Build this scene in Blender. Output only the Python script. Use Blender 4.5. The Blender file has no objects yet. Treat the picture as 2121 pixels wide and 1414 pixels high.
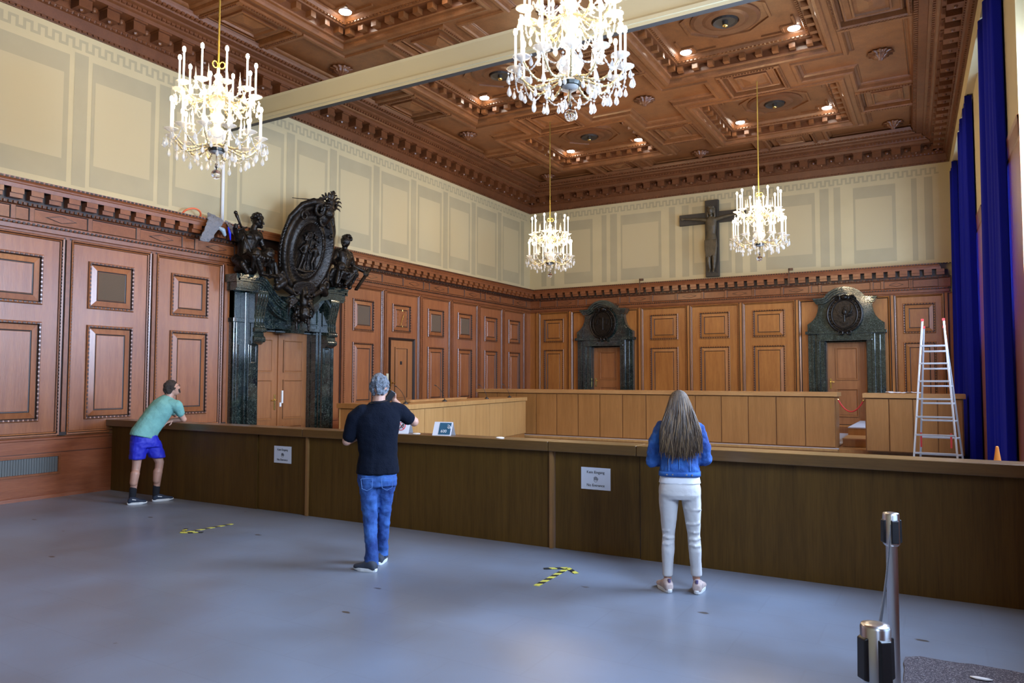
import bpy, bmesh, math, random
from mathutils import Vector, Matrix
random.seed(7)
C = bpy.context.scene.collection
PI = math.pi
D = 20.6          # depth of the back wall
HC = 7.8          # ceiling plane
H2 = 7.04         # top of the painted wall

# ------------------------------------------------------------------ helpers
class MB:
    def __init__(self):
        self.v = []; self.f = []; self.m = []
    def add(self, vs, fs, mi=0):
        n = len(self.v); self.v += [tuple(p) for p in vs]
        for f in fs: self.f.append([n + i for i in f]); self.m.append(mi)
    def box(self, x0, x1, y0, y1, z0, z1, mi=0):
        self.add([(x0,y0,z0),(x1,y0,z0),(x1,y1,z0),(x0,y1,z0),(x0,y0,z1),(x1,y0,z1),(x1,y1,z1),(x0,y1,z1)],
                 [(0,3,2,1),(4,5,6,7),(0,1,5,4),(1,2,6,5),(2,3,7,6),(3,0,4,7)], mi)
    def mbox(self, fn, u0, u1, v0, v1, w0, w1, mi=0):
        P = [(u0,v0,w0),(u1,v0,w0),(u1,v1,w0),(u0,v1,w0),(u0,v0,w1),(u1,v0,w1),(u1,v1,w1),(u0,v1,w1)]
        self.add([fn(*p) for p in P], [(0,3,2,1),(4,5,6,7),(0,1,5,4),(1,2,6,5),(2,3,7,6),(3,0,4,7)], mi)
    def quad(self, fn, u0, u1, v0, v1, w, mi=0):
        self.add([fn(u0,v0,w),fn(u1,v0,w),fn(u1,v1,w),fn(u0,v1,w)], [(0,1,2,3)], mi)
    def ring(self, fn, poly, prof, mi=0, fill=True, mis=None, fillmi=None):
        """concentric copies of a polygon (ccw), each inset by prof[i][0] at height prof[i][1]"""
        n = len(poly); loops = []
        for (ins, w) in prof:
            L = []
            for i in range(n):
                p0 = Vector(poly[i-1]); p1 = Vector(poly[i]); p2 = Vector(poly[(i+1) % n])
                a = (p1-p0).normalized(); b = (p2-p1).normalized()
                na = Vector((-a.y, a.x)); nb = Vector((-b.y, b.x))
                k = 1 + na.dot(nb)
                o = (na + nb) / (k if k > .05 else .05) * ins
                q = p1 + o; L.append(fn(q.x, q.y, w))
            loops.append(L)
        base = len(self.v)
        for L in loops: self.v += [tuple(p) for p in L]
        for k in range(len(loops)-1):
            for i in range(n):
                j = (i+1) % n; a = base + k*n
                self.f.append([a+i, a+j, a+n+j, a+n+i]); self.m.append(mis[k] if mis else mi)
        if fill:
            a = base + (len(loops)-1)*n
            self.f.append([a+i for i in range(n)]); self.m.append(mi if fillmi is None else fillmi)
    def rect(self, fn, u0, u1, v0, v1, prof, mi=0, fill=True, mis=None, fillmi=None):
        self.ring(fn, [(u0,v0),(u1,v0),(u1,v1),(u0,v1)], prof, mi, fill, mis, fillmi)
    def lathe(self, prof, n=16, cx=0, cy=0, M=None, mi=0, lobes=0, amp=0):
        base = len(self.v)
        for (r, z) in prof:
            for i in range(n):
                t = 2*PI*i/n; rr = r*(1+amp*math.cos(lobes*t)) if lobes else r
                p = Vector((cx + rr*math.cos(t), cy + rr*math.sin(t), z))
                if M: p = M @ p
                self.v.append(tuple(p))
        for k in range(len(prof)-1):
            for i in range(n):
                j = (i+1) % n; a = base + k*n
                self.f.append([a+i, a+j, a+n+j, a+n+i]); self.m.append(mi)
        self.f.append([base+i for i in range(n)][::-1]); self.m.append(mi)
        a = base + (len(prof)-1)*n
        self.f.append([a+i for i in range(n)]); self.m.append(mi)
    def tube(self, pts, r, n=8, mi=0, sq=1.0, caps=True):
        pts = [Vector(p) for p in pts]; m = len(pts)
        rs = r if isinstance(r, (list, tuple)) else [r]*m
        base = len(self.v); up = None
        for k, p in enumerate(pts):
            d = (pts[min(k+1, m-1)] - pts[max(k-1, 0)])
            d = d.normalized() if d.length > 1e-9 else Vector((0,0,1))
            if up is None:
                up = Vector((0,0,1)) if abs(d.z) < .9 else Vector((1,0,0))
            s = d.cross(up)
            if s.length < 1e-6: s = d.orthogonal()
            s.normalize(); up = s.cross(d).normalized()
            for i in range(n):
                t = 2*PI*i/n
                self.v.append(tuple(p + (s*math.cos(t) + up*math.sin(t)*sq)*rs[k]))
        for k in range(m-1):
            for i in range(n):
                j = (i+1) % n; a = base + k*n
                self.f.append([a+i, a+j, a+n+j, a+n+i]); self.m.append(mi)
        if caps:
            self.f.append([base+i for i in range(n)][::-1]); self.m.append(mi)
            a = base + (m-1)*n; self.f.append([a+i for i in range(n)]); self.m.append(mi)
    def ball(self, c, r, n=10, k=6, mi=0, M=None):
        rx, ry, rz = r if isinstance(r, (list, tuple)) else (r, r, r)
        vs = []; fs = []
        vs.append((0,0,-1))
        for a in range(1, k):
            t = PI*a/k - PI/2
            for i in range(n):
                p = 2*PI*i/n; vs.append((math.cos(t)*math.cos(p), math.cos(t)*math.sin(p), math.sin(t)))
        vs.append((0,0,1))
        for i in range(n): fs.append((0, 1+(i+1) % n, 1+i))
        for a in range(k-2):
            for i in range(n):
                j = (i+1) % n; b = 1 + a*n
                fs.append((b+i, b+j, b+n+j, b+n+i))
        b = 1+(k-2)*n
        for i in range(n): fs.append((b+i, b+(i+1) % n, len(vs)-1))
        out = []
        for p in vs:
            q = Vector((p[0]*rx, p[1]*ry, p[2]*rz))
            if M: q = M @ q
            out.append(tuple(q + Vector(c)))
        self.add(out, fs, mi)
    def sweep(self, fn, prof, u0, u1, mi=0, mitre0=0, mitre1=0, mis=None):
        """extrude a (w,v) profile along u; mitre moves the ends by w*mitre"""
        base = len(self.v); n = len(prof)
        for (w, v) in prof: self.v.append(tuple(fn(u0 + mitre0*w, v, w)))
        for (w, v) in prof: self.v.append(tuple(fn(u1 + mitre1*w, v, w)))
        for i in range(n-1):
            self.f.append([base+i, base+i+1, base+n+i+1, base+n+i]); self.m.append(mis[i] if mis else mi)
    def extrude(self, fn, poly, w0, w1, mi=0):
        """closed polygon in (u,v) extruded from w0 to w1"""
        n = len(poly); base = len(self.v)
        for (u, v) in poly: self.v.append(tuple(fn(u, v, w0)))
        for (u, v) in poly: self.v.append(tuple(fn(u, v, w1)))
        self.f.append([base+i for i in range(n)][::-1]); self.m.append(mi)
        self.f.append([base+n+i for i in range(n)]); self.m.append(mi)
        for i in range(n):
            j = (i+1) % n
            self.f.append([base+i, base+j, base+n+j, base+n+i]); self.m.append(mi)
    def build(self, name, mats, parent=None, smooth=False, normals=True, bevel=0, auto=None):
        me = bpy.data.meshes.new(name); me.from_pydata(self.v, [], self.f)
        if not isinstance(mats, (list, tuple)): mats = [mats]
        for m in mats: me.materials.append(m)
        for p, mi in zip(me.polygons, self.m): p.material_index = min(mi, len(mats)-1)
        if normals:
            bm = bmesh.new(); bm.from_mesh(me)
            bmesh.ops.recalc_face_normals(bm, faces=bm.faces); bm.to_mesh(me); bm.free()
        if smooth: me.polygons.foreach_set('use_smooth', [True]*len(me.polygons))
        if auto is not None:
            me.polygons.foreach_set('use_smooth', [True]*len(me.polygons))
            me.set_sharp_from_angle(angle=math.radians(auto))
        o = bpy.data.objects.new(name, me); C.objects.link(o)
        if parent: o.parent = parent
        if bevel:
            b = o.modifiers.new('b', 'BEVEL'); b.width = bevel; b.segments = 2; b.limit_method = 'ANGLE'
        return o

def tag(o, label=None, cat=None, group=None, kind=None):
    if label: o['label'] = label
    if cat: o['category'] = cat
    if group: o['group'] = group
    if kind: o['kind'] = kind
    return o
def empty(name, loc=(0,0,0), rz=0, **k):
    o = bpy.data.objects.new(name, None); C.objects.link(o); o.location = loc; o.rotation_euler = (0,0,rz)
    o.empty_display_size = .1
    tag(o, **k); return o
def copy_tree(o, parent=None):
    c = o.copy(); C.objects.link(c); c.parent = parent
    for ch in list(o.children): copy_tree(ch, c)
    return c
XYZ = lambda x, y, z: (x, y, z)
fL = lambda u, v, w: (w, u, v)              # left wall: u = y, v = z, w out of the wall
fB = lambda u, v, w: (u, D - w, v)          # back wall
fC = lambda u, v, w: (u, v, HC + w)         # ceiling: w up into the coffer

# ------------------------------------------------------------------ materials
def mat(name):
    m = bpy.data.materials.new(name); m.use_nodes = True
    nt = m.node_tree; b = nt.nodes['Principled BSDF']
    return m, nt, b
def simple(name, col, rough=.5, metal=0, spec=.5, bump=0, bscale=60, var=0, vscale=4, sheen=0):
    m, nt, b = mat(name)
    b.inputs['Base Color'].default_value = (*col, 1); b.inputs['Roughness'].default_value = rough
    b.inputs['Metallic'].default_value = metal; b.inputs['Specular IOR Level'].default_value = spec
    if sheen: b.inputs['Sheen Weight'].default_value = sheen
    tc = nt.nodes.new('ShaderNodeTexCoord')
    if var:
        n = nt.nodes.new('ShaderNodeTexNoise'); n.inputs['Scale'].default_value = vscale; n.inputs['Detail'].default_value = 6
        nt.links.new(tc.outputs['Object'], n.inputs['Vector'])
        r = nt.nodes.new('ShaderNodeValToRGB'); nt.links.new(n.outputs['Fac'], r.inputs[0])
        r.color_ramp.elements[0].position = .3; r.color_ramp.elements[1].position = .7
        r.color_ramp.elements[0].color = (*[c*(1-var) for c in col], 1); r.color_ramp.elements[1].color = (*[min(1, c*(1+var)) for c in col], 1)
        nt.links.new(r.outputs[0], b.inputs['Base Color'])
    if bump:
        n = nt.nodes.new('ShaderNodeTexNoise'); n.inputs['Scale'].default_value = bscale; n.inputs['Detail'].default_value = 4
        nt.links.new(tc.outputs['Object'], n.inputs['Vector'])
        bp = nt.nodes.new('ShaderNodeBump'); bp.inputs['Strength'].default_value = bump; bp.inputs['Distance'].default_value = .02
        nt.links.new(n.outputs['Fac'], bp.inputs['Height']); nt.links.new(bp.outputs[0], b.inputs['Normal'])
    return m
def wood(name, c1, c2, rough=.4, scl=(9, 9, .8), spec=.5, coat=0, band=.5):
    m, nt, b = mat(name); L = nt.links
    tc = nt.nodes.new('ShaderNodeTexCoord'); mp = nt.nodes.new('ShaderNodeMapping'); mp.inputs['Scale'].default_value = scl
    L.new(tc.outputs['Object'], mp.inputs[0])
    n1 = nt.nodes.new('ShaderNodeTexNoise'); n1.inputs['Scale'].default_value = 1.0; n1.inputs['Detail'].default_value = 5; n1.inputs['Distortion'].default_value = .4
    L.new(mp.outputs[0], n1.inputs['Vector'])
    n2 = nt.nodes.new('ShaderNodeTexNoise'); n2.inputs['Scale'].default_value = 7.0; n2.inputs['Detail'].default_value = 3
    L.new(mp.outputs[0], n2.inputs['Vector'])
    n3 = nt.nodes.new('ShaderNodeTexNoise'); n3.inputs['Scale'].default_value = .9; n3.inputs['Detail'].default_value = 1
    L.new(tc.outputs['Object'], n3.inputs['Vector'])
    ad = nt.nodes.new('ShaderNodeMix'); ad.data_type = 'FLOAT'; ad.inputs[0].default_value = .42
    L.new(n1.outputs['Fac'], ad.inputs[2]); L.new(n2.outputs['Fac'], ad.inputs[3])
    a2 = nt.nodes.new('ShaderNodeMix'); a2.data_type = 'FLOAT'; a2.inputs[0].default_value = .25
    L.new(ad.outputs[0], a2.inputs[2]); L.new(n3.outputs['Fac'], a2.inputs[3])
    r = nt.nodes.new('ShaderNodeValToRGB'); L.new(a2.outputs[0], r.inputs[0])
    r.color_ramp.elements[0].position = .5-.28*band; r.color_ramp.elements[1].position = .5+.28*band
    r.color_ramp.elements[0].color = (*c1, 1); r.color_ramp.elements[1].color = (*c2, 1)
    L.new(r.outputs[0], b.inputs['Base Color'])
    b.inputs['Roughness'].default_value = rough; b.inputs['Specular IOR Level'].default_value = spec
    b.inputs['Coat Weight'].default_value = coat; b.inputs['Coat Roughness'].default_value = .25
    bp = nt.nodes.new('ShaderNodeBump'); bp.inputs['Strength'].default_value = .12; bp.inputs['Distance'].default_value = .01
    L.new(n2.outputs['Fac'], bp.inputs['Height']); L.new(bp.outputs[0], b.inputs['Normal'])
    return m
def marble(name):
    m, nt, b = mat(name); L = nt.links
    tc = nt.nodes.new('ShaderNodeTexCoord')
    n = nt.nodes.new('ShaderNodeTexNoise'); n.inputs['Scale'].default_value = 3.2; n.inputs['Detail'].default_value = 9; n.inputs['Distortion'].default_value = 1.6; n.inputs['Roughness'].default_value = .62
    L.new(tc.outputs['Object'], n.inputs['Vector'])
    v = nt.nodes.new('ShaderNodeTexNoise'); v.inputs['Scale'].default_value = 9; v.inputs['Detail'].default_value = 8; v.inputs['Distortion'].default_value = 2.2
    L.new(tc.outputs['Object'], v.inputs['Vector'])
    r = nt.nodes.new('ShaderNodeValToRGB'); L.new(n.outputs['Fac'], r.inputs[0]); e = r.color_ramp.elements
    e[0].position = .3; e[0].color = (.004,.008,.009,1); e[1].position = .78; e[1].color = (.045,.058,.042,1)
    e2 = r.color_ramp.elements.new(.5); e2.color = (.010,.019,.017,1)
    a = nt.nodes.new('ShaderNodeMath'); a.operation = 'SUBTRACT'; a.inputs[1].default_value = .5; L.new(v.outputs['Fac'], a.inputs[0])
    ab = nt.nodes.new('ShaderNodeMath'); ab.operation = 'ABSOLUTE'; L.new(a.outputs[0], ab.inputs[0])
    r2 = nt.nodes.new('ShaderNodeValToRGB'); L.new(ab.outputs[0], r2.inputs[0])
    r2.color_ramp.elements[0].position = 0; r2.color_ramp.elements[0].color = (.42,.42,.42,1)
    r2.color_ramp.elements[1].position = .014; r2.color_ramp.elements[1].color = (0,0,0,1)
    mx = nt.nodes.new('ShaderNodeMix'); mx.data_type = 'RGBA'; L.new(r2.outputs[0], mx.inputs[0]); L.new(r.outputs[0], mx.inputs[6]); mx.inputs[7].default_value = (.32,.34,.27,1)
    L.new(mx.outputs[2], b.inputs['Base Color']); b.inputs['Roughness'].default_value = .07; b.inputs['Specular IOR Level'].default_value = 1.0
    return m
M_WALLW = wood('red oak panelling', (.22,.066,.020), (.36,.125,.040), .33, (14,14,1.1), coat=.5)
M_WALLC = wood('red oak mouldings', (.165,.048,.014), (.26,.083,.026), .36, (10,10,10), coat=.2)
M_BACKW = wood('golden oak panelling', (.27,.092,.018), (.42,.165,.036), .36, (14,14,1.1), coat=.15)
M_DARKW = simple('dark moulding groove', (.022,.010,.006), .45)
M_BEAD = simple('dark bead moulding', (.075,.026,.012), .35)
M_CEIL = wood('ceiling oak', (.14,.048,.0135), (.235,.086,.026), .42, (5,5,5), coat=.15)
M_CEILD = wood('ceiling oak carved', (.095,.029,.008), (.16,.053,.017), .42, (6,6,6), coat=.15)
M_DESK = wood('desk oak veneer', (.30,.125,.032), (.42,.185,.052), .38, (12,12,.7), coat=.1)
M_DESKL = wood('light and window-lit oak veneer', (.42,.21,.065), (.56,.30,.105), .38, (12,12,.7), coat=.1)  # window-lit copy of the desk oak on the dock; also light edge strips
M_DESKT = wood('desk top oak', (.40,.185,.06), (.55,.28,.10), .32, (1.5,14,14), coat=.3)
M_BAR = wood('barrier oak veneer', (.072,.034,.005), (.125,.062,.010), .5, (12,12,.6), coat=0, spec=.25)
M_BARC = wood('barrier cap oak', (.105,.052,.013), (.16,.082,.022), .3, (1.2,14,14), coat=.3)
M_DOOR = wood('door oak', (.26,.095,.03), (.38,.15,.05), .35, (14,14,1.0), coat=.2)
M_CREAM = simple('cream wall paint', (.535,.44,.245), .7, var=.05, vscale=1.5)
M_TAUPE = simple('taupe wall paint', (.405,.34,.20), .7, var=.05, vscale=1.5)
M_TAUPE2 = simple('pale wall paint', (.50,.41,.232), .7)
M_BEAM = simple('beam paint', (.40,.37,.25), .55)
M_MARB = marble('dark green marble')
M_BRONZE = simple('dark bronze', (.018,.014,.011), .32, .7, bump=.5, bscale=25, var=.5, vscale=12)
M_BRASS = simple('brass', (.75,.52,.16), .25, 1)
M_CHROME = simple('brushed steel', (.62,.62,.64), .28, 1)
M_BLACK = simple('black plastic', (.012,.012,.014), .4)
M_WHITE = simple('white paint', (.8,.8,.8), .6)
M_ALU = simple('aluminium', (.72,.73,.76), .35, .85)
M_REDP = simple('red plastic', (.55,.045,.04), .4)
M_CURT = simple('blue velvet curtain', (.004,.009,.30), .9, spec=.15, bump=.15, bscale=120)
M_GRILLE = simple('ventilation mesh', (.15,.10,.062), .7, .1, bump=.6, bscale=300)
M_GREY = simple('grey floor paint', (.135,.15,.165), .32)
WIN_E = [700,1000,1500,750,450]; EXPO = 0.56; CH_E = 13; BULB = 45
# ------------------------------------------------------------------ the room
Y0 = -4.0
xs = lambda y: 11.65 + (20.6 - y)*.03          # front edge of the window-side bulkhead
fR = lambda u, v, w: (xs(u) - w, u, v)
fW = lambda u, v, w: (xs(u) + .12 - w, u, v)   # plane of the window wall

def floor_mat():
    m, nt, b = mat('grey blue painted floor'); L = nt.links
    tc = nt.nodes.new('ShaderNodeTexCoord')
    n = nt.nodes.new('ShaderNodeTexNoise'); n.inputs['Scale'].default_value = .7; n.inputs['Detail'].default_value = 5; L.new(tc.outputs['Object'], n.inputs['Vector'])
    r = nt.nodes.new('ShaderNodeValToRGB'); L.new(n.outputs['Fac'], r.inputs[0]); e = r.color_ramp.elements
    e[0].position = .35; e[0].color = (.16,.172,.205,1); e[1].position = .65; e[1].color = (.20,.245,.33,1)
    # small worn brown spots
    mp = nt.nodes.new('ShaderNodeMapping'); mp.inputs['Scale'].default_value = (1.0, 2.2, 1); mp.inputs['Rotation'].default_value = (0,0,.3); L.new(tc.outputs['Object'], mp.inputs[0])
    v = nt.nodes.new('ShaderNodeTexVoronoi'); v.inputs['Scale'].default_value = 1.15; v.inputs['Randomness'].default_value = 1; L.new(mp.outputs[0], v.inputs['Vector'])
    n3 = nt.nodes.new('ShaderNodeTexNoise'); n3.inputs['Scale'].default_value = 26; L.new(tc.outputs['Object'], n3.inputs['Vector'])
    ms = nt.nodes.new('ShaderNodeMath'); ms.operation = 'MULTIPLY_ADD'; ms.inputs[1].default_value = -.05; L.new(n3.outputs['Fac'], ms.inputs[0]); L.new(v.outputs['Distance'], ms.inputs[2])
    r2 = nt.nodes.new('ShaderNodeValToRGB'); L.new(ms.outputs[0], r2.inputs[0])
    r2.color_ramp.elements[0].position = .022; r2.color_ramp.elements[0].color = (1,1,1,1); r2.color_ramp.elements[1].position = .034; r2.color_ramp.elements[1].color = (0,0,0,1)
    mx = nt.nodes.new('ShaderNodeMix'); mx.data_type = 'RGBA'; L.new(r2.outputs[0], mx.inputs[0]); L.new(r.outputs[0], mx.inputs[6]); mx.inputs[7].default_value = (.07,.058,.05,1)
    # pale scratches
    mp2 = nt.nodes.new('ShaderNodeMapping'); mp2.inputs['Scale'].default_value = (.35, 3.5, 1); mp2.inputs['Rotation'].default_value = (0,0,-.5); L.new(tc.outputs['Object'], mp2.inputs[0])
    n4 = nt.nodes.new('ShaderNodeTexNoise'); n4.inputs['Scale'].default_value = 4; n4.inputs['Detail'].default_value = 7; n4.inputs['Distortion'].default_value = 1; L.new(mp2.outputs[0], n4.inputs['Vector'])
    r3 = nt.nodes.new('ShaderNodeValToRGB'); L.new(n4.outputs['Fac'], r3.inputs[0]); r3.color_ramp.elements[0].position = .71; r3.color_ramp.elements[0].color = (0,0,0,1); r3.color_ramp.elements[1].position = .80; r3.color_ramp.elements[1].color = (.5,.5,.5,1)
    mx2 = nt.nodes.new('ShaderNodeMix'); mx2.data_type = 'RGBA'; L.new(r3.outputs[0], mx2.inputs[0]); L.new(mx.outputs[2], mx2.inputs[6]); mx2.inputs[7].default_value = (.36,.38,.42,1)
    # wide seams of the floor boards under the paint
    br = nt.nodes.new('ShaderNodeTexBrick'); br.inputs['Scale'].default_value = .52; br.inputs['Mortar Size'].default_value = .004; br.offset = .5
    br.inputs['Color1'].default_value = (1,1,1,1); br.inputs['Color2'].default_value = (.955,.955,.96,1); br.inputs['Mortar'].default_value = (.93,.925,.92,1); L.new(tc.outputs['Object'], br.inputs['Vector'])
    mx3 = nt.nodes.new('ShaderNodeMix'); mx3.data_type = 'RGBA'; mx3.blend_type = 'MULTIPLY'; mx3.inputs[0].default_value = 1; L.new(mx2.outputs[2], mx3.inputs[6]); L.new(br.outputs[0], mx3.inputs[7])
    L.new(mx3.outputs[2], b.inputs['Base Color'])
    r4 = nt.nodes.new('ShaderNodeMapRange'); L.new(n.outputs['Fac'], r4.inputs[0]); r4.inputs[3].default_value = .26; r4.inputs[4].default_value = .44
    L.new(r4.outputs[0], b.inputs['Roughness']); b.inputs['Specular IOR Level'].default_value = .55
    return m
M_FLOOR = floor_mat()
mb = MB(); mb.box(-.3, 13.4, Y0, D+.2, -.12, 0); floor = mb.build('floor', M_FLOOR); tag(floor, kind='structure')

# ---- ceiling: flat ribs with coffers, crosses and small squares sunk into it
XC = [1.2, 5.85, 10.5]; XK = [3.52, 8.18]
YK = [17.43, 12.9, 8.37, 3.84, -.69]; YX = [15.17, 10.64, 6.11, 1.58, -2.95]
coff = [(x, y, 1.49, 1.45) for x in XK for y in YK]
smal = [(x, y, .5, .58) for x in XC for y in YK] + [(x, y, .52, .55) for x in XK for y in YX] + [(x, 19.5, .52, .47) for x in XK]
def plus(cx, cy, l, r, n, s, a=.5, b=.44):
    P = []                                    # ccw from the south tip; l r n s: reach of each arm (0: cut at the stem)
    P += [(cx-a, cy-s), (cx+a, cy-s)]
    if r: P += [(cx+a, cy-b), (cx+r, cy-b), (cx+r, cy+b)]
    if n > b:
        if r: P += [(cx+a, cy+b)]
        P += [(cx+a, cy+n), (cx-a, cy+n)]
        if l: P += [(cx-a, cy+b)]
    else:
        if not r: P += [(cx+a, cy+b)]
        if not l: P += [(cx-a, cy+b)]
    if l: P += [(cx-l, cy+b), (cx-l, cy-b), (cx-a, cy-b)]
    return P
cross = []
for y in YX:
    cross += [plus(1.2, y, 0, 1.44, 1.48, 1.48), plus(5.85, y, 1.44, 1.44, 1.48, 1.48), plus(10.5, y, 1.44, 0, 1.48, 1.48)]
cross += [plus(1.2, 19.54, 0, 1.44, .44, 1.34), plus(5.85, 19.54, 1.44, 1.44, .44, 1.34), plus(10.5, 19.54, 1.44, 0, .44, 1.34)]
def inpoly(x, y, P):
    c = False
    for i in range(len(P)):
        (x1, y1), (x2, y2) = P[i-1], P[i]
        if (y1 > y) != (y2 > y) and x < (x2-x1)*(y-y1)/(y2-y1)+x1: c = not c
    return c
holes = [[(x-a, y-b), (x+a, y-b), (x+a, y+b), (x-a, y+b)] for (x, y, a, b) in coff+smal] + cross
bx = sorted({round(p[0], 4) for h in holes for p in h} | {-.1, 12.6}); by = sorted({round(p[1], 4) for h in holes for p in h if p[1] > Y0} | {Y0, D})
mb = MB()
for i in range(len(bx)-1):
    for j in range(len(by)-1):
        cx, cy = (bx[i]+bx[i+1])/2, (by[j]+by[j+1])/2
        if any(inpoly(cx, cy, h) for h in holes): continue
        mb.add([(bx[i],by[j],HC),(bx[i+1],by[j],HC),(bx[i+1],by[j+1],HC),(bx[i],by[j+1],HC)], [(0,1,2,3)])
mb.box(-.1, 12.6, Y0, D, HC+.5, HC+.6)
ceiling = mb.build('ceiling', M_CEIL, normals=False); tag(ceiling, kind='structure')
M_GLOW = simple('downlight lens', (1,1,1), .5)
_b = M_GLOW.node_tree.nodes['Principled BSDF']; _b.inputs['Emission Color'].default_value = (1,.93,.82,1); _b.inputs['Emission Strength'].default_value = 30
def coffer_mesh(hx, hy):
    m = MB(); f = lambda u, v, w: (u, v, w)
    m.rect(f, -hx, hx, -hy, hy, [(-.13,0),(-.12,-.035),(-.07,-.045),(-.02,-.03),(0,0),(.012,.045),(.055,.055),(.07,.075),(.07,.20),(.24,.205),(.25,.235),(.30,.25),(.325,.30),(.33,.33)],
           0, fill=False, mis=[0,0,0,0,0,0,0,1,1,0,0,0,0])
    # recess top with octagonal frame
    zt = .33; i = .33
    m.quad(f, -hx+i, hx-i, -hy+i, hy-i, zt)
    k = .30
    def bars(sx, sy):
        pts = [(.62,.62+.0),]
    # stepped moulding round the medallion, four L shaped corner frames
    for sx in (-1, 1):
        for sy in (-1, 1):
            X = lambda a: sx*a; Yy = lambda a: sy*a
            for (a0, a1, b0, b1) in [(.42, hx-.68, hy-.47, hy-.43), (hx-.46, hx-.42, .42, hy-.68), (hx-.70, hx-.66, hy-.68, hy-.43), (hx-.70, hx-.42, hy-.70, hy-.66)]:
                x0, x1 = sorted((X(a0), X(a1))); y0, y1 = sorted((Yy(b0), Yy(b1)))
                m.box(x0, x1, y0, y1, zt-.035, zt+.01)
    oc = [(.80*math.cos(PI/8+PI/4*q)*1.0, .74*math.sin(PI/8+PI/4*q)) for q in range(8)]
    m.ring(f, oc, [(0,zt),(0,zt-.03),(.045,zt-.03),(.05,zt-.0)], 0, fill=False)
    m.lathe([(.60,zt),(.60,zt-.025),(.54,zt-.045),(.40,zt-.03),(.34,zt-.05),(.24,zt-.05),(.22,zt-.02)], 32, mi=1)
    # modillion blocks and little dentils
    s = .30
    def run(L, axis, side, off):
        n = int(2*L/s); p = 2*L/n
        for q in range(n):
            c = -L + p*(q+.5)
            a0, a1 = c-.055, c+.055
            b0, b1 = (off-.20, off-.07)
            lo, hi = (b0, b1) if side > 0 else (-b1, -b0)
            if axis == 0: m.box(a0, a1, lo, hi, .10, .205)
            else: m.box(lo, hi, a0, a1, .10, .205)
        n2 = int(2*L/.075); p2 = 2*L/n2
        for q in range(n2):
            c = -L + p2*(q+.5); b0, b1 = off-.295, off-.255
            lo, hi = (b0, b1) if side > 0 else (-b1, -b0)
            if axis == 0: m.box(c-.022, c+.022, lo, hi, .225, .25)
            else: m.box(lo, hi, c-.022, c+.022, .225, .25)
    for sd in (-1, 1): run(hx-.12, 0, sd, hy); run(hy-.12, 1, sd, hx)
    return m
cm = coffer_mesh(1.49, 1.45)
proto = cm.build('coffer', [M_CEIL, M_CEILD], ceiling); proto.location = (XK[0], YK[0], HC)
g = MB(); g.lathe([(.22,.31),(.21,.25),(.17,.27),(.05,.28),(.045,.22),(.02,.20)], 20); 
gr = g.build('air_vent', simple('sooty vent', (.03,.022,.016), .6), proto)
g = MB(); g.ball((0,0,.205), (.05,.05,.03), 12, 8); g.build('boss', M_BRASS, proto)
for q, (x, y, _, _) in enumerate(coff):
    if q == 0: continue
    c = copy_tree(proto, ceiling); c.location = (x, y, HC)
# small squares
def small_mesh(hx, hy):
    m = MB(); f = lambda u, v, w: (u, v, w)
    m.rect(f, -hx, hx, -hy, hy, [(-.09,0),(-.085,-.04),(-.02,-.055),(0,-.03),(.005,.07),(.04,.075),(.06,.03),(.085,.02),(.10,.035),(.20,.035),(.205,.0),(.235,-.01),(.25,.025),(.30,.03),(.47,-.02)], 0, mis=[0,0,0,0,1,0,0,0,0,1,0,0,0,0])
    for ax, L, off in ((0, hx, hy), (1, hy, hx)):
        n = int(2*L/.055)
        for q in range(n):
            c = -L + 2*L*(q+.5)/n
            for sd in (-1, 1):
                lo, hi = sorted((sd*(off+.045), sd*(off+.075)))
                if ax == 0: m.box(c-.016, c+.016, lo, hi, -.062, -.03, 1)
                else: m.box(lo, hi, c-.016, c+.016, -.062, -.03, 1)
    return m
sp = {}
for (x, y, a, b) in smal:
    k = (a, b)
    if k not in sp: o = sp[k] = small_mesh(a, b).build('square_panel', [M_CEIL, M_CEILD], ceiling)
    else: o = sp[k].copy(); C.objects.link(o)
    o.location = (x, y, HC)
for P in cross:
    m = MB(); m.ring(fC, P, [(-.09,0),(-.08,-.035),(-.02,-.035),(0,-.01),(.01,.05),(.045,.075),(.055,.09),(.075,.09),(.08,.075),(.09,.09)], 0)
    m.build('cross_panel', [M_CEIL, M_CEILD], ceiling)
rm = MB(); rm.lathe([(.05,.09),(.21,.08),(.22,.05),(.13,.04),(.15,.01),(.10,-.01),(.09,-.03),(.045,-.04),(.04,-.07),(.01,-.08)], 60, lobes=12, amp=.10)
ro = rm.build('rosette', M_CEILD, ceiling, smooth=True); first = True
for y in YX+[19.54]:
    for x in XC:
        o = ro if first else ro.copy()
        if not first: C.objects.link(o)
        first = False; o.location = (x, y, HC)
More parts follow.
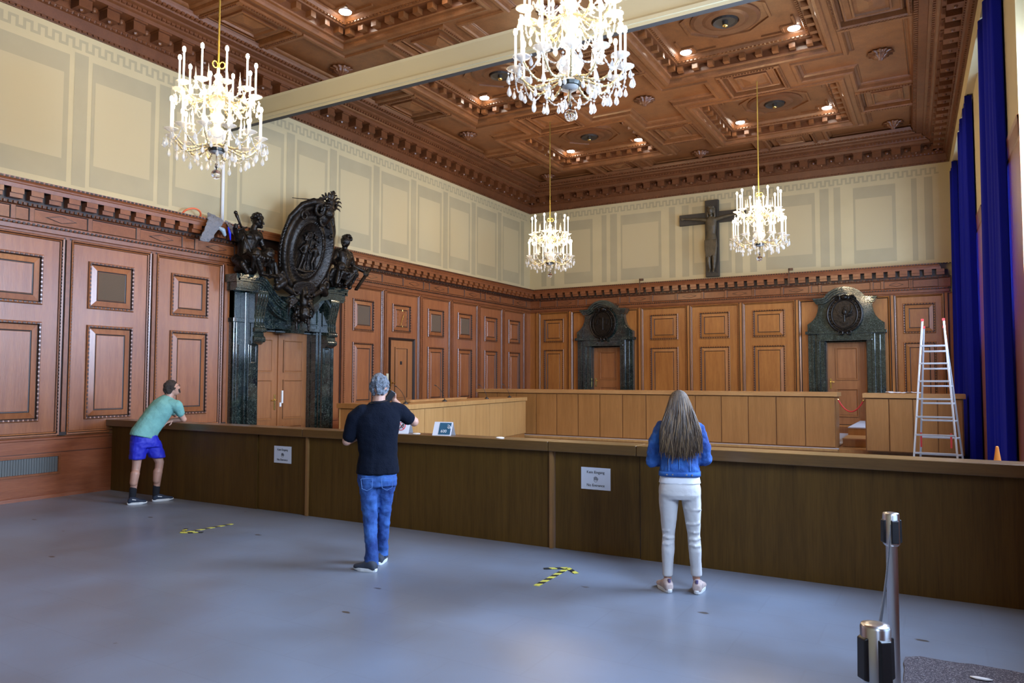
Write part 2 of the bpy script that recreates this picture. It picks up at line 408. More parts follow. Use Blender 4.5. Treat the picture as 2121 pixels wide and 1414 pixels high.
# downlights: a thing each
dl = MB(); dl.lathe([(.115,.330),(.115,.318),(.10,.316)], 20)
d0 = dl.build('ceiling_downlight', M_WHITE)
dm = MB(); dm.lathe([(.102,.318),(.102,.306)], 20); dm.build('lens', M_GLOW, d0)
first = True
rows = ['by the far wall', 'just beyond the beam', 'this side of the beam', '', '']
for jx, x in enumerate(XK):
    for jy, y in enumerate(YK):
        for sx in (-1, 1):
            for sy in (-1, 1):
                if jy > 2: continue
                o = d0 if first else copy_tree(d0); first = False
                o.location = (x+sx*1.0, y+sy*.96, HC)
                tag(o, 'round downlight, %s %s corner of the %s coffer %s' % (['far', 'near'][sy < 0], ['window-side', 'sculpture-side'][sx < 0], ['sculpture-side', 'window-side'][jx], rows[jy]), 'ceiling light', 'round downlights in the deep ceiling coffers')
                ld = bpy.data.lights.new('downlight', 'SPOT'); ld.energy = 12; ld.spot_size = 2.4; ld.spot_blend = .6; ld.color = (1,.80,.55); ld.shadow_soft_size = .05
                lo = bpy.data.objects.new('downlight', ld); C.objects.link(lo); lo.location = (o.location[0], o.location[1], HC+.29)
# wall cornice under the ceiling
CP = [(0,7.04),(.03,7.04),(.035,7.075),(.055,7.08),(.06,7.12),(.075,7.24),(.10,7.25),(.12,7.285),(.13,7.29),(.135,7.46),(.40,7.47),(.41,7.53),(.45,7.55),(.50,7.61),(.56,7.63),(.565,7.66),(.70,7.665),(.71,7.70),(.76,7.72),(.78,7.765),(.80,7.80)]
def cornice(fn, u0, u1, m0, m1, name):
    m = MB(); m.sweep(fn, CP, u0, u1, 0, m0, m1, mis=[0]*8+[1,1]+[0]*10)
    n = int((u1-u0)/.43)
    for q in range(n):
        u = u0+.2+.43*q
        if u > u1-.25: break
        m.mbox(fn, u-.10, u+.10, 7.30, 7.47, .13, .35, 0); m.mbox(fn, u-.115, u+.115, 7.44, 7.475, .13, .39, 0)
        c = fn(u+.215, 7.40, .20); m.ball(c, .05, 8, 5, 0)
        m.ball(fn(u, 7.30, .24), .04, 6, 4, 0)
    n = int((u1-u0)/.085)
    for q in range(n):
        u = u0+.085*(q+.5)
        m.mbox(fn, u-.028, u+.028, 7.05, 7.085, .02, .06, 1); m.mbox(fn, u-.028, u+.028, 7.25, 7.285, .08, .125, 1)
        m.mbox(fn, u-.028, u+.028, 7.57, 7.61, .44, .51, 1); m.mbox(fn, u-.028, u+.028, 7.69, 7.73, .69, .77, 1)
    o = m.build(name, [M_CEILD, M_CEILD], ceiling); return o
cornice(fL, Y0, D, 0, -1, 'cornice'); cornice(fB, 0, xs(D), 1, -1, 'cornice'); cornice(fR, Y0, D, 0, -1, 'cornice')

# ---- walls
def painted(fn, z0, cells, name_o, u0, u1):
    """cells: ('p',a,b) framed field, ('s',a,b) strip"""
    m = MB()
    for k, a, b in cells:
        if k == 'p':
            m.quad(fn, a, b, 4.70, 6.66, .003, 0); m.quad(fn, a+.05, b-.08, 5.04, 6.36, .006, 1)
        else: m.quad(fn, a, b, 4.67, 6.73, .003, 0)
    p = .2; n = int((u1-u0)/p)
    for q in range(n):
        u = u0+q*p; t = .042
        m.quad(fn, u, u+.1+t, 6.95-t, 6.95, .003, 0); m.quad(fn, u+.1, u+.1+t, 6.78, 6.95-t, .003, 0)
        m.quad(fn, u+.1+t, u+p, 6.78, 6.78+t, .003, 0); m.quad(fn, u, u+t, 6.78+t if q else 6.78, 6.95-t, .003, 0)
        m.quad(fn, u, u+t, 6.78, 6.78+t, .003, 0)
    return m.build('painted_ornament', [M_TAUPE, M_TAUPE2], name_o, normals=False)
mb = MB(); mb.box(-.3, 0, Y0, 9.53, 0, HC); mb.box(-.3, 0, 11.13, D, 0, HC); mb.box(-.3, 0, 9.53, 11.13, 2.7, HC)
wl = mb.build('wall_left', M_CREAM); tag(wl, kind='structure')
cells = []
S = [6.25, 7.67, 9.07, 10.48, 11.70, 13.12, 14.53, 15.91, 17.28, 18.71, 20.1]
S = [6.25 - 1.41*k for k in range(7, 0, -1)] + S
for i, s in enumerate(S):
    cells.append(('s', s-.105, s+.105))
    if i+1 < len(S): cells.append(('p', s+.17, S[i+1]-.18))
painted(fL, 0, cells, wl, Y0, D-.05)
mb = MB()
XW = 11.9
mb.box(-.3, 2.16, D, D+.3, 0, HC); mb.box(3.14, 8.78, D, D+.3, 0, HC); mb.box(9.76, XW+.6, D, D+.3, 0, HC); mb.box(2.16, 3.14, D, D+.3, 2.7, HC); mb.box(8.78, 9.76, D, D+.3, 2.7, HC)
wb = mb.build('wall_back', M_CREAM); tag(wb, kind='structure')
hc = [('s',.42,.6),('s',.76,.88),('p',1.23,2.2),('s',2.5,2.66),('s',2.78,3.0),('p',3.12,4.38),('s',4.62,4.80),('s',5.0,5.2)]
painted(fB, 0, hc + [('p',5.3,6.4)] + [(k, 11.7-b, 11.7-a) for k, a, b in hc], wb, 0.02, 11.6)

# window wall with openings
OP = [(15.9,18.5),(11.3,13.9),(6.7,9.3),(2.1,4.7),(-2.5,.1)]
mb = MB()
ys = [Y0] + sorted([q for o in OP for q in o]) + [D]
def skewbox(m, y0, y1, a0, a1, z0, z1, mi=0):   # offsets outward from the wall plane
    X = lambda y, a: xs(y)+.12+a
    m.add([(X(y0,a0),y0,z0),(X(y0,a1),y0,z0),(X(y1,a1),y1,z0),(X(y1,a0),y1,z0),(X(y0,a0),y0,z1),(X(y0,a1),y0,z1),(X(y1,a1),y1,z1),(X(y1,a0),y1,z1)],
          [(0,3,2,1),(4,5,6,7),(0,1,5,4),(1,2,6,5),(2,3,7,6),(3,0,4,7)], mi)
for i in range(0, len(ys), 2):
    skewbox(mb, ys[i], ys[i+1], 0, .5, 4.55, 6.72, 0); skewbox(mb, ys[i], ys[i+1], 0, .5, 0, 4.55, 1)
for (a, b) in OP: skewbox(mb, a, b, 0, .5, 0, .9, 1)
skewbox(mb, Y0, D, -.12, .5, 6.72, HC, 0)
wr = mb.build('wall_right', [M_CREAM, M_WALLW]); tag(wr, kind='structure')
mb = MB()
for i in range(0, len(ys), 2):
    mb.sweep(fW, [(0,4.3),(.008,4.32),(.012,4.5),(.02,4.55),(0,4.56)], ys[i], ys[i+1])
mb.build('cornice', M_WALLC, wr)
mb = MB(); mb.box(-.3, 12.9, Y0-.2, Y0, 0, HC); o = mb.build('wall_front', M_CREAM); tag(o, kind='structure')
mb = MB(); mb.box(-.3, 13.4, Y0, D+.2, HC+.6, HC+.7)
M_FRAME = simple('white window frame', (.72,.72,.70), .5)
m, nt, b = mat('window pane'); M_PANE = m
b.inputs['Base Color'].default_value = (.85,.92,1,1); b.inputs['Roughness'].default_value = .02; b.inputs['Transmission Weight'].default_value = 1; b.inputs['IOR'].default_value = 1.1
for i, (a, b_) in enumerate(OP):
    w = MB()
    def fr(y0, y1, z0, z1, t0=.38, t1=.46): skewbox(w, y0, y1, t0, t1, z0, z1)
    fr(a, a+.07, .9, 6.72); fr(b_-.07, b_, .9, 6.72); fr(a+.07, b_-.07, .9, .98); fr(a+.07, b_-.07, 6.64, 6.72); fr(a+.07, b_-.07, 4.4, 4.5)
    c = (a+b_)/2; fr(c-.04, c+.04, .98, 4.4); fr(c-.04, c+.04, 4.5, 6.64)
    for z in (2.1, 3.25): fr(a+.07, c-.04, z-.02, z+.02); fr(c+.04, b_-.07, z-.02, z+.02)
    o = w.build('window_%d' % (i+1), M_FRAME); tag(o, kind='structure')
    w = MB(); skewbox(w, a+.05, b_-.05, .42, .425, .96, 6.66); w.build('pane', M_PANE, o)
    w = MB(); skewbox(w, a, b_, -.03, .40, .87, .905); w.build('window_sill', M_WALLC, o)

# ---- wainscot of the left and back walls
PPROF = [(0,.03),(.0,.05),(.012,.062),(.035,.058),(.045,.036),(.05,.033),(.13,.047),(.136,.040),(.148,.038),(.154,.045)]
PMIS = [1,0,0,1,1,0,1,1,0]
def bead_ring(m, fn, u0, u1, v0, v1, w, s=.062, sz=.022, ins=.024, mi=2):
    for (a0, a1, b, ax) in [(u0,u1,v0+ins,0),(u0,u1,v1-ins,0),(v0,v1,u0+ins,1),(v0,v1,u1-ins,1)]:
        n = max(1, int((a1-a0-.04)/s))
        for q in range(n):
            c = a0+.02+(a1-a0-.04)*(q+.5)/n; h = .30*s
            if ax == 0: m.mbox(fn, c-h, c+h, b-sz/2, b+sz/2, w, w+.012, mi)
            else: m.mbox(fn, b-sz/2, b+sz/2, c-h, c+h, w, w+.012, mi)
def panel_bay(fn, parent, a, b, mats, up=(2.81,3.54), low=(1.12,2.56), grille=False, hw=.37, door=False, vent=False, zb=.87):
    """one bay a..b: frame plus two framed fields"""
    c = (a+b)/2
    m = MB(); m.quad(fn, a, b, zb, 3.84, .03, 0)
    m.rect(fn, a, b, zb+.04, 3.82, [(0,.075),(.018,.07),(.03,.055),(.045,.045),(.05,.03)], 1, fill=False, mis=[0,1,0,1])
    for q in range(int((3.78-zb-.06)/.05)):
        z = zb+.06+.05*q
        for uu in (a+.024, b-.024): m.mbox(fn, uu-.009, uu+.009, z-.014, z+.014, .055, .07, 2)
    for (v0, v1, g) in ((up[0], up[1], grille), (low[0], low[1], False)):
        m.rect(fn, c-hw, c+hw, v0, v1, PPROF, 0, mis=PMIS, fillmi=3 if g else 0)
        bead_ring(m, fn, c-hw, c+hw, v0, v1, .055)
    if vent: m.rect(fn, c-.30, c+.30, zb+.0, zb+.24, [(0,.03),(.0,.048),(.02,.048),(.022,.034)], 0, fillmi=3)
    return m.build('wainscot_panel', mats, parent)
LM = [M_WALLW, M_DARKW, M_BEAD, M_GRILLE]
PL = [6.1-1.4*k for k in range(7, 0, -1)] + [6.1, 7.5, 8.92]
PR = [11.97, 13.39, 14.78, 16.13, 17.48, 18.84, 20.2]
for i in range(len(PL)-1): panel_bay(fL, wl, PL[i]+.055, PL[i+1]-.055, LM, grille=(i in (1, 4, 7)), hw=.37)
for i in range(len(PR)-1):
    a, b = PR[i]+.055, PR[i+1]-.055
    if i == 1:       # small doorway in this bay
        continue
    panel_bay(fL, wl, a, b, LM, grille=(i in (0, 2, 3)), hw=.35, vent=(i in (4, 5)), low=(1.28,2.56) if i in (4,5) else (1.12,2.56))
# bay with the clock and the narrow door
a, b = PR[1]+.055, PR[2]-.055
m = MB()
for (u0, u1, v0, v1) in [(a, 13.62, .05, 2.68), (14.5, b, .05, 2.68), (a, b, 2.68, 3.84)]: m.quad(fL, u0, u1, v0, v1, .03, 0)
m.rect(fL, a, b, .9, 3.82, [(0,.075),(.018,.07),(.03,.055),(.045,.045),(.05,.03)], 1, fill=False, mis=[0,1,0,1])
m.rect(fL, 13.70, 14.40, 2.86, 3.54, PPROF, 0, mis=PMIS); bead_ring(m, fL, 13.70, 14.40, 2.86, 3.54, .055)
m.build('wainscot_panel', LM, wl)
d = MB(); d.mbox(fL, 13.62, 14.5, 0.02, 2.68, .0, .035, 0); d.rect(fL, 13.62, 14.5, 0, 2.68, [(-.04,.03),(-.04,.08),(0,.07),(.02,.035)], 1, fill=False)
d.rect(fL, 13.80, 14.30, 1.25, 2.5, [(0,.036),(.0,.055),(.03,.055),(.04,.03),(.10,.04)], 0, mis=[1,0,1,0]); d.rect(fL, 13.80, 14.30, .2, 1.1, [(0,.036),(.0,.055),(.03,.055),(.04,.03),(.10,.04)], 0, mis=[1,0,1,0])
dr = d.build('door_4', [M_DOOR, M_DARKW]); tag(dr, kind='structure')
d = MB(); d.mbox(fL, 14.0, 14.07, 2.08, 2.16, .036, .046); d.build('number_plate', M_BLACK, dr)
d = MB(); d.mbox(fL, 13.66, 13.69, 1.55, 1.72, .036, .045); d.tube([fL(13.675,1.64,.04), fL(13.675,1.64,.09), fL(13.78,1.64,.09)], .009); d.build('door_handle', M_BRASS, dr)
# pilaster strips
def strip(fn, u, parent, mats, z0=.90, z1=3.84, hw=.055):
    m = MB(); m.mbox(fn, u-hw, u+hw, z0, z1, 0, .05, 0)
    m.mbox(fn, u-hw*.55, u+hw*.55, z0+.05, z1-.03, .05, .085, 0)
    m.mbox(fn, u-hw, u-hw*.55, z0+.03, z1, .05, .055, 1); m.mbox(fn, u+hw*.55, u+hw, z0+.03, z1, .05, .055, 1)
    m.mbox(fn, u-hw, u+hw, z0, z0+.05, .05, .07, 1)
    return m.build('pilaster_strip', mats, parent)
for u in PL + PR: strip(fL, u, wl, [M_WALLC, M_DARKW])
# entablature: architrave, frieze cells, dentils, modillions, top cornice
EP = [(.03,3.82),(.05,3.83),(.055,3.86),(.075,3.87),(.08,3.93),(.10,3.95),(.105,3.98),(.06,3.985),(.05,4.0),(.045,4.2),(.06,4.205),(.085,4.21),(.095,4.235),(.10,4.25),(.10,4.40),(.24,4.405),(.25,4.46),(.26,4.47),(.265,4.49),(.285,4.52),(.29,4.545),(0,4.555)]
def entab(fn, u0, u1, m0, m1, parent, mats, dense=True, skip=None):
    m = MB(); m.sweep(fn, EP, u0, u1, 0, m0, m1, mis=[0]*9+[3]+[0]*3+[1]+[1]+[0]*6)
    p = .065; n = int((u1-u0)/p)
    for q in range(n):
        u = u0+p*(q+.5)
        if skip and skip[0] < u < skip[1]: continue
        m.mbox(fn, u-.016, u+.016, 3.935, 3.965, .075, .108, 1)
        m.mbox(fn, u-.020, u+.020, 4.21, 4.245, .08, .115, 2 if q % 2 else 1)
        m.mbox(fn, u-.018, u+.018, 4.515, 4.54, .27, .292, 1)
    p = .262; n = int((u1-u0)/p)
    for q in range(n):
        u = u0+p*(q+.5)
        if skip and skip[0] < u < skip[1]: continue
        m.mbox(fn, u-.085, u+.085, 4.27, 4.40, .10, .20, 0); m.mbox(fn, u-.085, u+.085, 4.33, 4.405, .20, .235, 0)
    return m.build('entablature', mats, parent)
def frieze(fn, cells, parent, mats):
    for (k, a, b) in cells:
        m = MB(); m.rect(fn, a, b, 4.00, 4.19, [(0,.062),(.008,.058),(.012,.046)], 0, mis=[1,1], fillmi=2)
        if k == 'r':
            c = (a+b)/2; h = (b-a)*.26
            m.ring(fn, [(c-h,4.095),(c,4.045),(c+h,4.095),(c,4.145)], [(-.008,.047),(-.006,.050),(0,.049),(.002,.056)], 0, mis=[1,1,1])
        m.mbox(fn, a-.03, a, 4.0, 4.195, .044, .066, 0); m.mbox(fn, b, b+.03, 4.0, 4.195, .044, .066, 0)
        m.build('frieze_panel', mats, parent)
M_FRZ = wood('frieze oak', (.20,.056,.021), (.31,.098,.038), .36, (1.3,1.3,14), coat=.2)
EM = [M_WALLC, M_DARKW, M_BEAD, M_FRZ]
entab(fL, Y0, D, 0, -1, wl, EM, skip=(9.6,11.2)); entab(fB, 0, xs(D), 1, -1, wb, [M_WALLC, M_DARKW, M_BEAD, M_FRZ])
seq = []; u = 5.36
seqp = [('s',.19),('r',.78),('p',.73),('r',.78)]
k = 0; u = 5.36
while u < 8.9: seq.append((seqp[k % 4][0], u, u+seqp[k % 4][1])); u += seqp[k % 4][1]+.06; k += 1
k = 3; u = 5.30
while u > Y0+1: seq.append((seqp[k % 4][0], u-seqp[k % 4][1], u)); u -= seqp[k % 4][1]+.06; k -= 1
k = 0; u = 12.28
while u < 19.9:
    w_ = seqp[k % 4][1]*.985; seq.append((seqp[k % 4][0], u, u+w_)); u += w_+.06; k += 1
frieze(fL, seq, wl, [M_WALLC, M_DARKW, M_FRZ])
bk = [('r',4.86,5.56),('p',5.62,6.10-.0),('r',6.27,6.95),('p',7.02,7.70),('r',7.76,8.40),('s',8.46,8.64),('p',8.70,9.86),('s',9.92,10.10),('r',10.16,10.72),('p',10.80,11.35)]
bk[1] = ('p',5.62,6.21)
bk += [('p',4.12,4.79),('r',3.40,4.05),('s',3.10,3.33),('p',2.0,3.04),('s',1.72,1.93),('r',1.0,1.65),('p',.40,.94)]
frieze(fB, bk, wb, [M_WALLC, M_DARKW, M_FRZ])
# back wall bays
BMt = [M_BACKW, M_DARKW, M_BEAD, M_GRILLE]
BP = [.30, 1.45, 3.72, 5.18, 6.64, 8.10, 10.34, 11.5]
for (a, b, hw) in [(.355,1.395,.35),(3.775,5.125,.42),(5.235,6.585,.42),(6.695,8.045,.42),(10.395,11.445,.35)]: panel_bay(fB, wb, a, b, BMt, up=(2.87,3.62), low=(1.2,2.66), hw=hw, zb=.5)
for (a, b) in [(1.505, 3.665), (8.155, 10.285)]:
    m = MB(); m.quad(fB, a, b, 2.9, 3.84, .03, 0); m.quad(fB, a, a+.4, .5, 2.9, .03, 0); m.quad(fB, b-.4, b, .5, 2.9, .03, 0)
    m.rect(fB, a, b, .54, 3.82, [(0,.075),(.03,.055),(.05,.03)], 1, fill=False, mis=[0,1]); m.build('wainscot_panel', BMt, wb)
for u in BP: strip(fB, u, wb, [M_BACKW, M_DARKW], z0=.4)
m = MB(); m.quad(fL, 20.25, D, .1, 3.84, .03); m.quad(fL, 11.5, 11.92, .1, 3.84, .03); m.quad(fL, 8.97, 9.2, .1, 3.84, .03); m.build('wainscot_panel', LM, wl)
m = MB(); m.quad(fB, 0, .25, .1, 3.84, .03); m.quad(fB, 11.55, 11.7, .1, 3.84, .03); m.build('wainscot_panel', BMt, wb)
# dado of the left wall
m = MB()
for (a, b) in [(Y0, 9.0), (11.7, 13.62), (14.5, D)]:
    m.quad(fL, a, b, 0, .88, .045, 0); m.sweep(fL, [(.045,.84),(.06,.85),(.06,.875),(.04,.885),(.03,.89)], a, b, 0); m.sweep(fL, [(.045,0),(.065,0),(.06,.05),(.045,.055)], a, b, 0)
    m.mbox(fL, a, b, .655, .662, .045, .048, 1)
m.build('dado', [M_FRZ, M_DARKW], wl)
for (a, b) in [(4.45, 6.06), (1.6, 3.2)]:
    m = MB(); m.rect(fL, a, b, .37, .60, [(-.03,.045),(-.03,.066),(0,.066),(.004,.048)], 0, fillmi=1)
    n = int((b-a)/.035)
    for q in range(n): m.mbox(fL, a+.02+.035*q, a+.028+.035*q, .375, .595, .048, .056, 1)
    m.build('air_grille', [M_WALLC, simple('grey grille', (.13,.13,.12), .5, .5)], wl)
# doors: big double door and the two small ones
def leaf(m, fn, a, b, z0, z1, w, cuts):
    m.mbox(fn, a, b, z0, z1, w-.05, w, 0)
    for (v0, v1) in cuts: m.rect(fn, a+.13, b-.13, v0, v1, [(0,w+.001),(0,w+.016),(.018,w+.016),(.03,w+.002),(.034,w-.004),(.04,w+.002)], 0, mis=[1,0,0,1,1])
d = MB(); leaf(d, fL, 9.53, 10.315, 0, 2.69, -.10, [(.25,1.0),(.99,1.72)]) if False else None
dd = empty('door_1', (0,0,0), kind='structure')
d = MB(); d.mbox(fL, 9.52, 9.565, 0, 2.7, -.12, 0); d.mbox(fL, 11.095, 11.14, 0, 2.7, -.12, 0); d.mbox(fL, 9.565, 11.095, 2.66, 2.7, -.12, 0); d.build('door_jamb', M_MARB, dd)
for a, b in ((9.54,10.318), (10.335,11.12)):
    d = MB(); leaf(d, fL, a, b, 0, 2.69, -.10, [(.2,.80),(.93,1.72),(1.86,2.52)]); d.build('door_leaf', [M_DOOR, M_DARKW], dd)
d = MB(); d.mbox(fL, 10.315, 10.34, 0, 2.69, -.1, -.075); d.build('door_edge', M_DOOR, dd)
d = MB(); d.mbox(fL, 10.235, 10.275, 1.12, 1.42, -.098, -.088); d.tube([fL(10.255,1.32,-.09), fL(10.255,1.32,-.04), fL(10.14,1.31,-.04)], .01); d.build('door_handle', M_BRASS, dd)
d = MB(); d.mbox(fL, 10.42, 10.455, 1.25, 1.50, -.098, -.07); d.mbox(fL, 10.38, 10.42, 1.18, 1.26, -.098, -.08); d.build('door_lock', M_WHITE, dd)
for i, c in enumerate((2.65, 9.27)):
    d = MB(); leaf(d, fB, c-.49, c+.49, .35, 2.72, -.10, []) 
    for (v0, v1) in ((.78,1.5),(1.72,2.56)): d.rect(fB, c-.27, c+.25, v0, v1, [(0,-.099),(0,-.075),(.02,-.075),(.035,-.095),(.04,-.104),(.05,-.098)], 0, mis=[1,0,0,1,1])
    o = d.build('door_%d' % (i+2), [M_DOOR, M_DARKW]); tag(o, kind='structure')
    d = MB()
    for s_ in (-1, 1): u0, u1 = sorted((c+s_*.465, c+s_*.495)); d.mbox(fB, u0, u1, .35, 2.72, -.12, 0)
    d.mbox(fB, c-.49, c+.49, 2.69, 2.73, -.12, 0); d.build('door_jamb', M_MARB, o)
    d = MB(); d.mbox(fB, c-.42, c-.38, 1.50, 1.76, -.10, -.088); d.tube([fB(c-.40,1.68,-.09), fB(c-.40,1.68,-.04), fB(c-.30,1.67,-.04)], .01); d.build('door_handle', M_BRASS, o)
# cream beam and white pipe
m = MB()
BPf = [(8.85,6.30),(8.85,6.345),(8.83,6.35),(8.83,6.40),(8.86,6.41),(8.88,6.45),(8.88,6.70),(8.87,6.74),(8.95,6.74),(8.95,6.30)]
n = len(BPf); base = 0
for X in (0.0, 11.9): m.v += [(X, y, z) for (y, z) in BPf]
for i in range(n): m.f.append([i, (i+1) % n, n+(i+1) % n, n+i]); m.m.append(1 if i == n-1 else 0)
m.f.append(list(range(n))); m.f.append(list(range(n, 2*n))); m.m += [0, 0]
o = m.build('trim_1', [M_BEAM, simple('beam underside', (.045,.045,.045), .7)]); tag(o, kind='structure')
m = MB(); m.tube([(.03,8.84,4.56), (.03,8.84,6.30)], .03, 12); o = m.build('wall_pipe', M_WHITE, smooth=True)
tag(o, 'white vertical pipe on the cream wall under the beam end', 'pipe')
# window light
for i, (a, b) in enumerate(OP):
    y = (a+b)/2; l = bpy.data.lights.new('daylight', 'AREA'); l.shape = 'RECTANGLE'; l.size = b-a-.2; l.size_y = 5.5; l.energy = WIN_E[i]; l.color = (.52,.70,1.0); l.spread = 3.0
    o = bpy.data.objects.new('daylight', l); C.objects.link(o); o.location = (xs(y)+.12+.36, y, 3.8); o.rotation_euler = (PI/2, 0, PI/2)
    o.rotation_euler = Vector((-1,0,0)).to_track_quat('-Z', 'Z').to_euler()
w = bpy.data.worlds.new('sky'); bpy.context.scene.world = w; w.use_nodes = True
w.node_tree.nodes['Background'].inputs[0].default_value = (.55,.72,1,1); w.node_tree.nodes['Background'].inputs[1].default_value = 2.0
# ------------------------------------------------------------------ chandeliers
M_CRYS = simple('crystal glass', (.93,.91,.86), .08)
_n = M_CRYS.node_tree; _b = _n.nodes['Principled BSDF']; _b.inputs['Alpha'].default_value = .5; _b.inputs['Transmission Weight'].default_value = .3; _b.inputs['Coat Weight'].default_value = 1
M_ARMG = simple('gilded glass arm', (.75,.62,.36), .2, .5)
M_BALLG = simple('clear glass', (1,1,1), .02); M_BALLG.node_tree.nodes['Principled BSDF'].inputs['Transmission Weight'].default_value = 1
M_CANDLE = simple('milk white candle tube', (.9,.88,.82), .4)
_n = M_CANDLE.node_tree; _b = _n.nodes['Principled BSDF']; _b.inputs['Subsurface Weight'].default_value = 0; _b.inputs['Emission Color'].default_value = (1,.88,.66,1); _b.inputs['Emission Strength'].default_value = 1.1
M_BULB = simple('glowing candle bulb', (1,1,1), .4)
_b = M_BULB.node_tree.nodes['Principled BSDF']; _b.inputs['Emission Color'].default_value = (1,.80,.50,1); _b.inputs['Emission Strength'].default_value = BULB
M_GOLDC = simple('gilt chain', (.75,.55,.12), .35, .7)
def crystal_drop(h=.085, r=.017):
    m = MB(); m.lathe([(.001,0),(r*.7,-h*.16*-1 if 0 else .012),(r,.03),(r*.75,.055),(r*.25,h-.01),(.001,h)], 6); return m
def mk_drop(z0, h, r):
    m = MB(); m.lathe([(.001,0),(r*.75,h*.14),(r,h*.33),(r*.7,h*.62),(r*.2,h*.9),(.001,h)], 6)
    m.ball((0,0,h+.014), .010, 6, 4); return m
def build_chandelier():
    root = empty('chandelier', (0,0,0))
    # rod up to the ceiling is added per thing
    m = MB(); m.lathe([(.02,.30),(.075,.31),(.085,.36),(.05,.38),(.035,.42),(.10,.47),(.13,.53),(.10,.58),(.045,.62),(.04,.66),(.075,.70),(.085,.75),(.05,.79),(.04,.83),(.08,.88),(.09,.93),(.05,.99),(.03,1.04),(.09,1.08),(.03,1.11),(.055,1.15),(.03,1.19),(.05,1.23),(.02,1.27),(.02,1.33)], 12); m.build('stem', M_CRYS, root, smooth=True)
    m = MB()
    for q in range(3):
        a = q*2*PI/3; pts = [Vector((math.cos(a)*(.045+.035*math.cos(t)), math.sin(a)*(.045+.035*math.cos(t)), 1.36+.04*math.sin(t))) for t in [i*2*PI/10 for i in range(11)]]
        m.tube(pts, .007, 5)
    m.build('hanging_ring', M_GOLDC, root)
    m = MB(); m.lathe([(.02,.30),(.09,.33),(.10,.36),(.02,.37)], 12); m.build('base_plate', simple('dark base plate', (.03,.035,.03), .3, .4), root)
    m = MB(); m.ball((0,0,.06), .055, 14, 10); m.tube([(0,0,.11),(0,0,.30)], .006, 5); m.ball((0,0,.16), (.02,.02,.03), 8, 6); m.build('ball', M_BALLG, root, smooth=True)
    arm_p = None; pieces = {}
    def ringof(n, r, zp, zc, ph, r0, z0, hooks):
        for q in range(n):
            a = ph + 2*PI*q/n; ca, sa = math.cos(a), math.sin(a)
            key = (n, r)
            if key not in pieces:
                m = MB(); pts = []
                for t in range(9):
                    s = t/8; rr = r0+(r-r0)*s; zz = z0+(zp-z0)*s - .12*math.sin(PI*s) + .03*math.sin(2*PI*s)
                    pts.append((rr, 0, zz))
                m.tube(pts, .010, 6)
                for t in range(1, 8): m.ball(pts[t], .017, 6, 4)
                arm = m.build('arm', M_ARMG, root, smooth=True)
                m = MB(); m.lathe([(.012,-.03),(.03,-.02),(.075,.004),(.085,.012),(.03,.004),(.022,.03),(.014,.035)], 12); pan = m.build('drip_pan', M_CRYS, arm, smooth=True); pan.location = (r, 0, zp)
                m = MB(); m.lathe([(.011,.03),(.011,zc-zp-.035)], 8); cd = m.build('candle', M_CANDLE, arm); cd.location = (r, 0, zp)
                m = MB(); m.ball((0,0,.006), (.020,.020,.036), 8, 6); bl = m.build('bulb', M_BULB, arm); bl.location = (r, 0, zc)
                pieces[key] = arm; arm.rotation_euler = (0,0,a)
            else:
                src = pieces[key]; arm = src.copy(); C.objects.link(arm); arm.parent = root; arm.rotation_euler = (0,0,a)
                for ch in src.children:
                    c = ch.copy(); C.objects.link(c); c.parent = arm
    ringof(12, .50, .49, .84, .13, .06, .40, 2)
    ringof(10, .42, 1.02, 1.40, .30, .05, .98, 1)
    # spires on the arms
    m = MB(); m.lathe([(.006,0),(.035,.01),(.012,.03),(.018,.05),(.006,.13),(.001,.20)], 6); sp_ = m.build('spire', M_CRYS, root, smooth=True); sp_.location = (.26, 0, 1.10)
    k = 0
    for (n, r, z, ph) in ((8, .26, 1.08, 0), (12, .30, .56, .4)):
        for q in range(n):
            a = ph+2*PI*q/n; o = sp_ if k == 0 else sp_.copy(); k += 1
            if o is not sp_: C.objects.link(o); o.parent = root
            o.location = (r*math.cos(a), r*math.sin(a), z)
    # bead chains
    def beads(pts, name='bead_string', rad=.011):
        P = [Vector(p) for p in pts]; Q = []; Rr = []
        for k in range(len(P)-1):
            for (t_, r_) in ((0, .9), (.28, .75), (.5, .3), (.72, .75)): Q.append(P[k].lerp(P[k+1], t_)); Rr.append(rad*r_)
        Q.append(P[-1]); Rr.append(rad*.9)
        mm = MB(); mm.tube(Q, Rr, 5); return mm.build(name, M_CRYS, root)
    for (n, r, z, sag) in ((12, .50, .47, .13), (10, .41, 1.0, .14), (10, .24, .86, .1)):
        b0 = None
        for q in range(n):
            a1 = 2*PI/n
            if b0 is None: b0 = beads([(r*math.cos(a1*t/9), r*math.sin(a1*t/9), z-sag*4*(t/9)*(1-t/9)) for t in range(10)]); o = b0
            else: o = b0.copy(); C.objects.link(o); o.parent = root
            o.rotation_euler = (0,0,2*PI*q/n+.13)
    b0 = None
    for q in range(8):
        if b0 is None: b0 = beads([(.05+.36*t/13, 0, 1.12-.14*t/13-.10*math.sin(PI*t/13)) for t in range(14)]); o = b0
        else: o = b0.copy(); C.objects.link(o); o.parent = root
        o.rotation_euler = (0,0,2*PI*q/8)
    d = mk_drop(0, .085, .020).build('crystal_drop', M_CRYS, root); first = True
    for (n, r, z, ph) in ((24, .565, .30, 0), (18, .45, .24, .1), (14, .36, .17, .2), (10, .22, .22, 0), (20, .47, .84, .1), (10, .36, .80, .2)):
        for q in range(n):
            if (q*7+n) % 11 == 0: continue
            a = ph+2*PI*q/n; o = d if first else d.copy()
            if not first: C.objects.link(o); o.parent = root
            first = False; o.location = (r*math.cos(a), r*math.sin(a), z+.03*((q*5) % 3-1)); o.rotation_euler = (0,0,q)
            o.scale = (1,1,1) if q % 3 else (1.25,1.25,1.25)
    return root
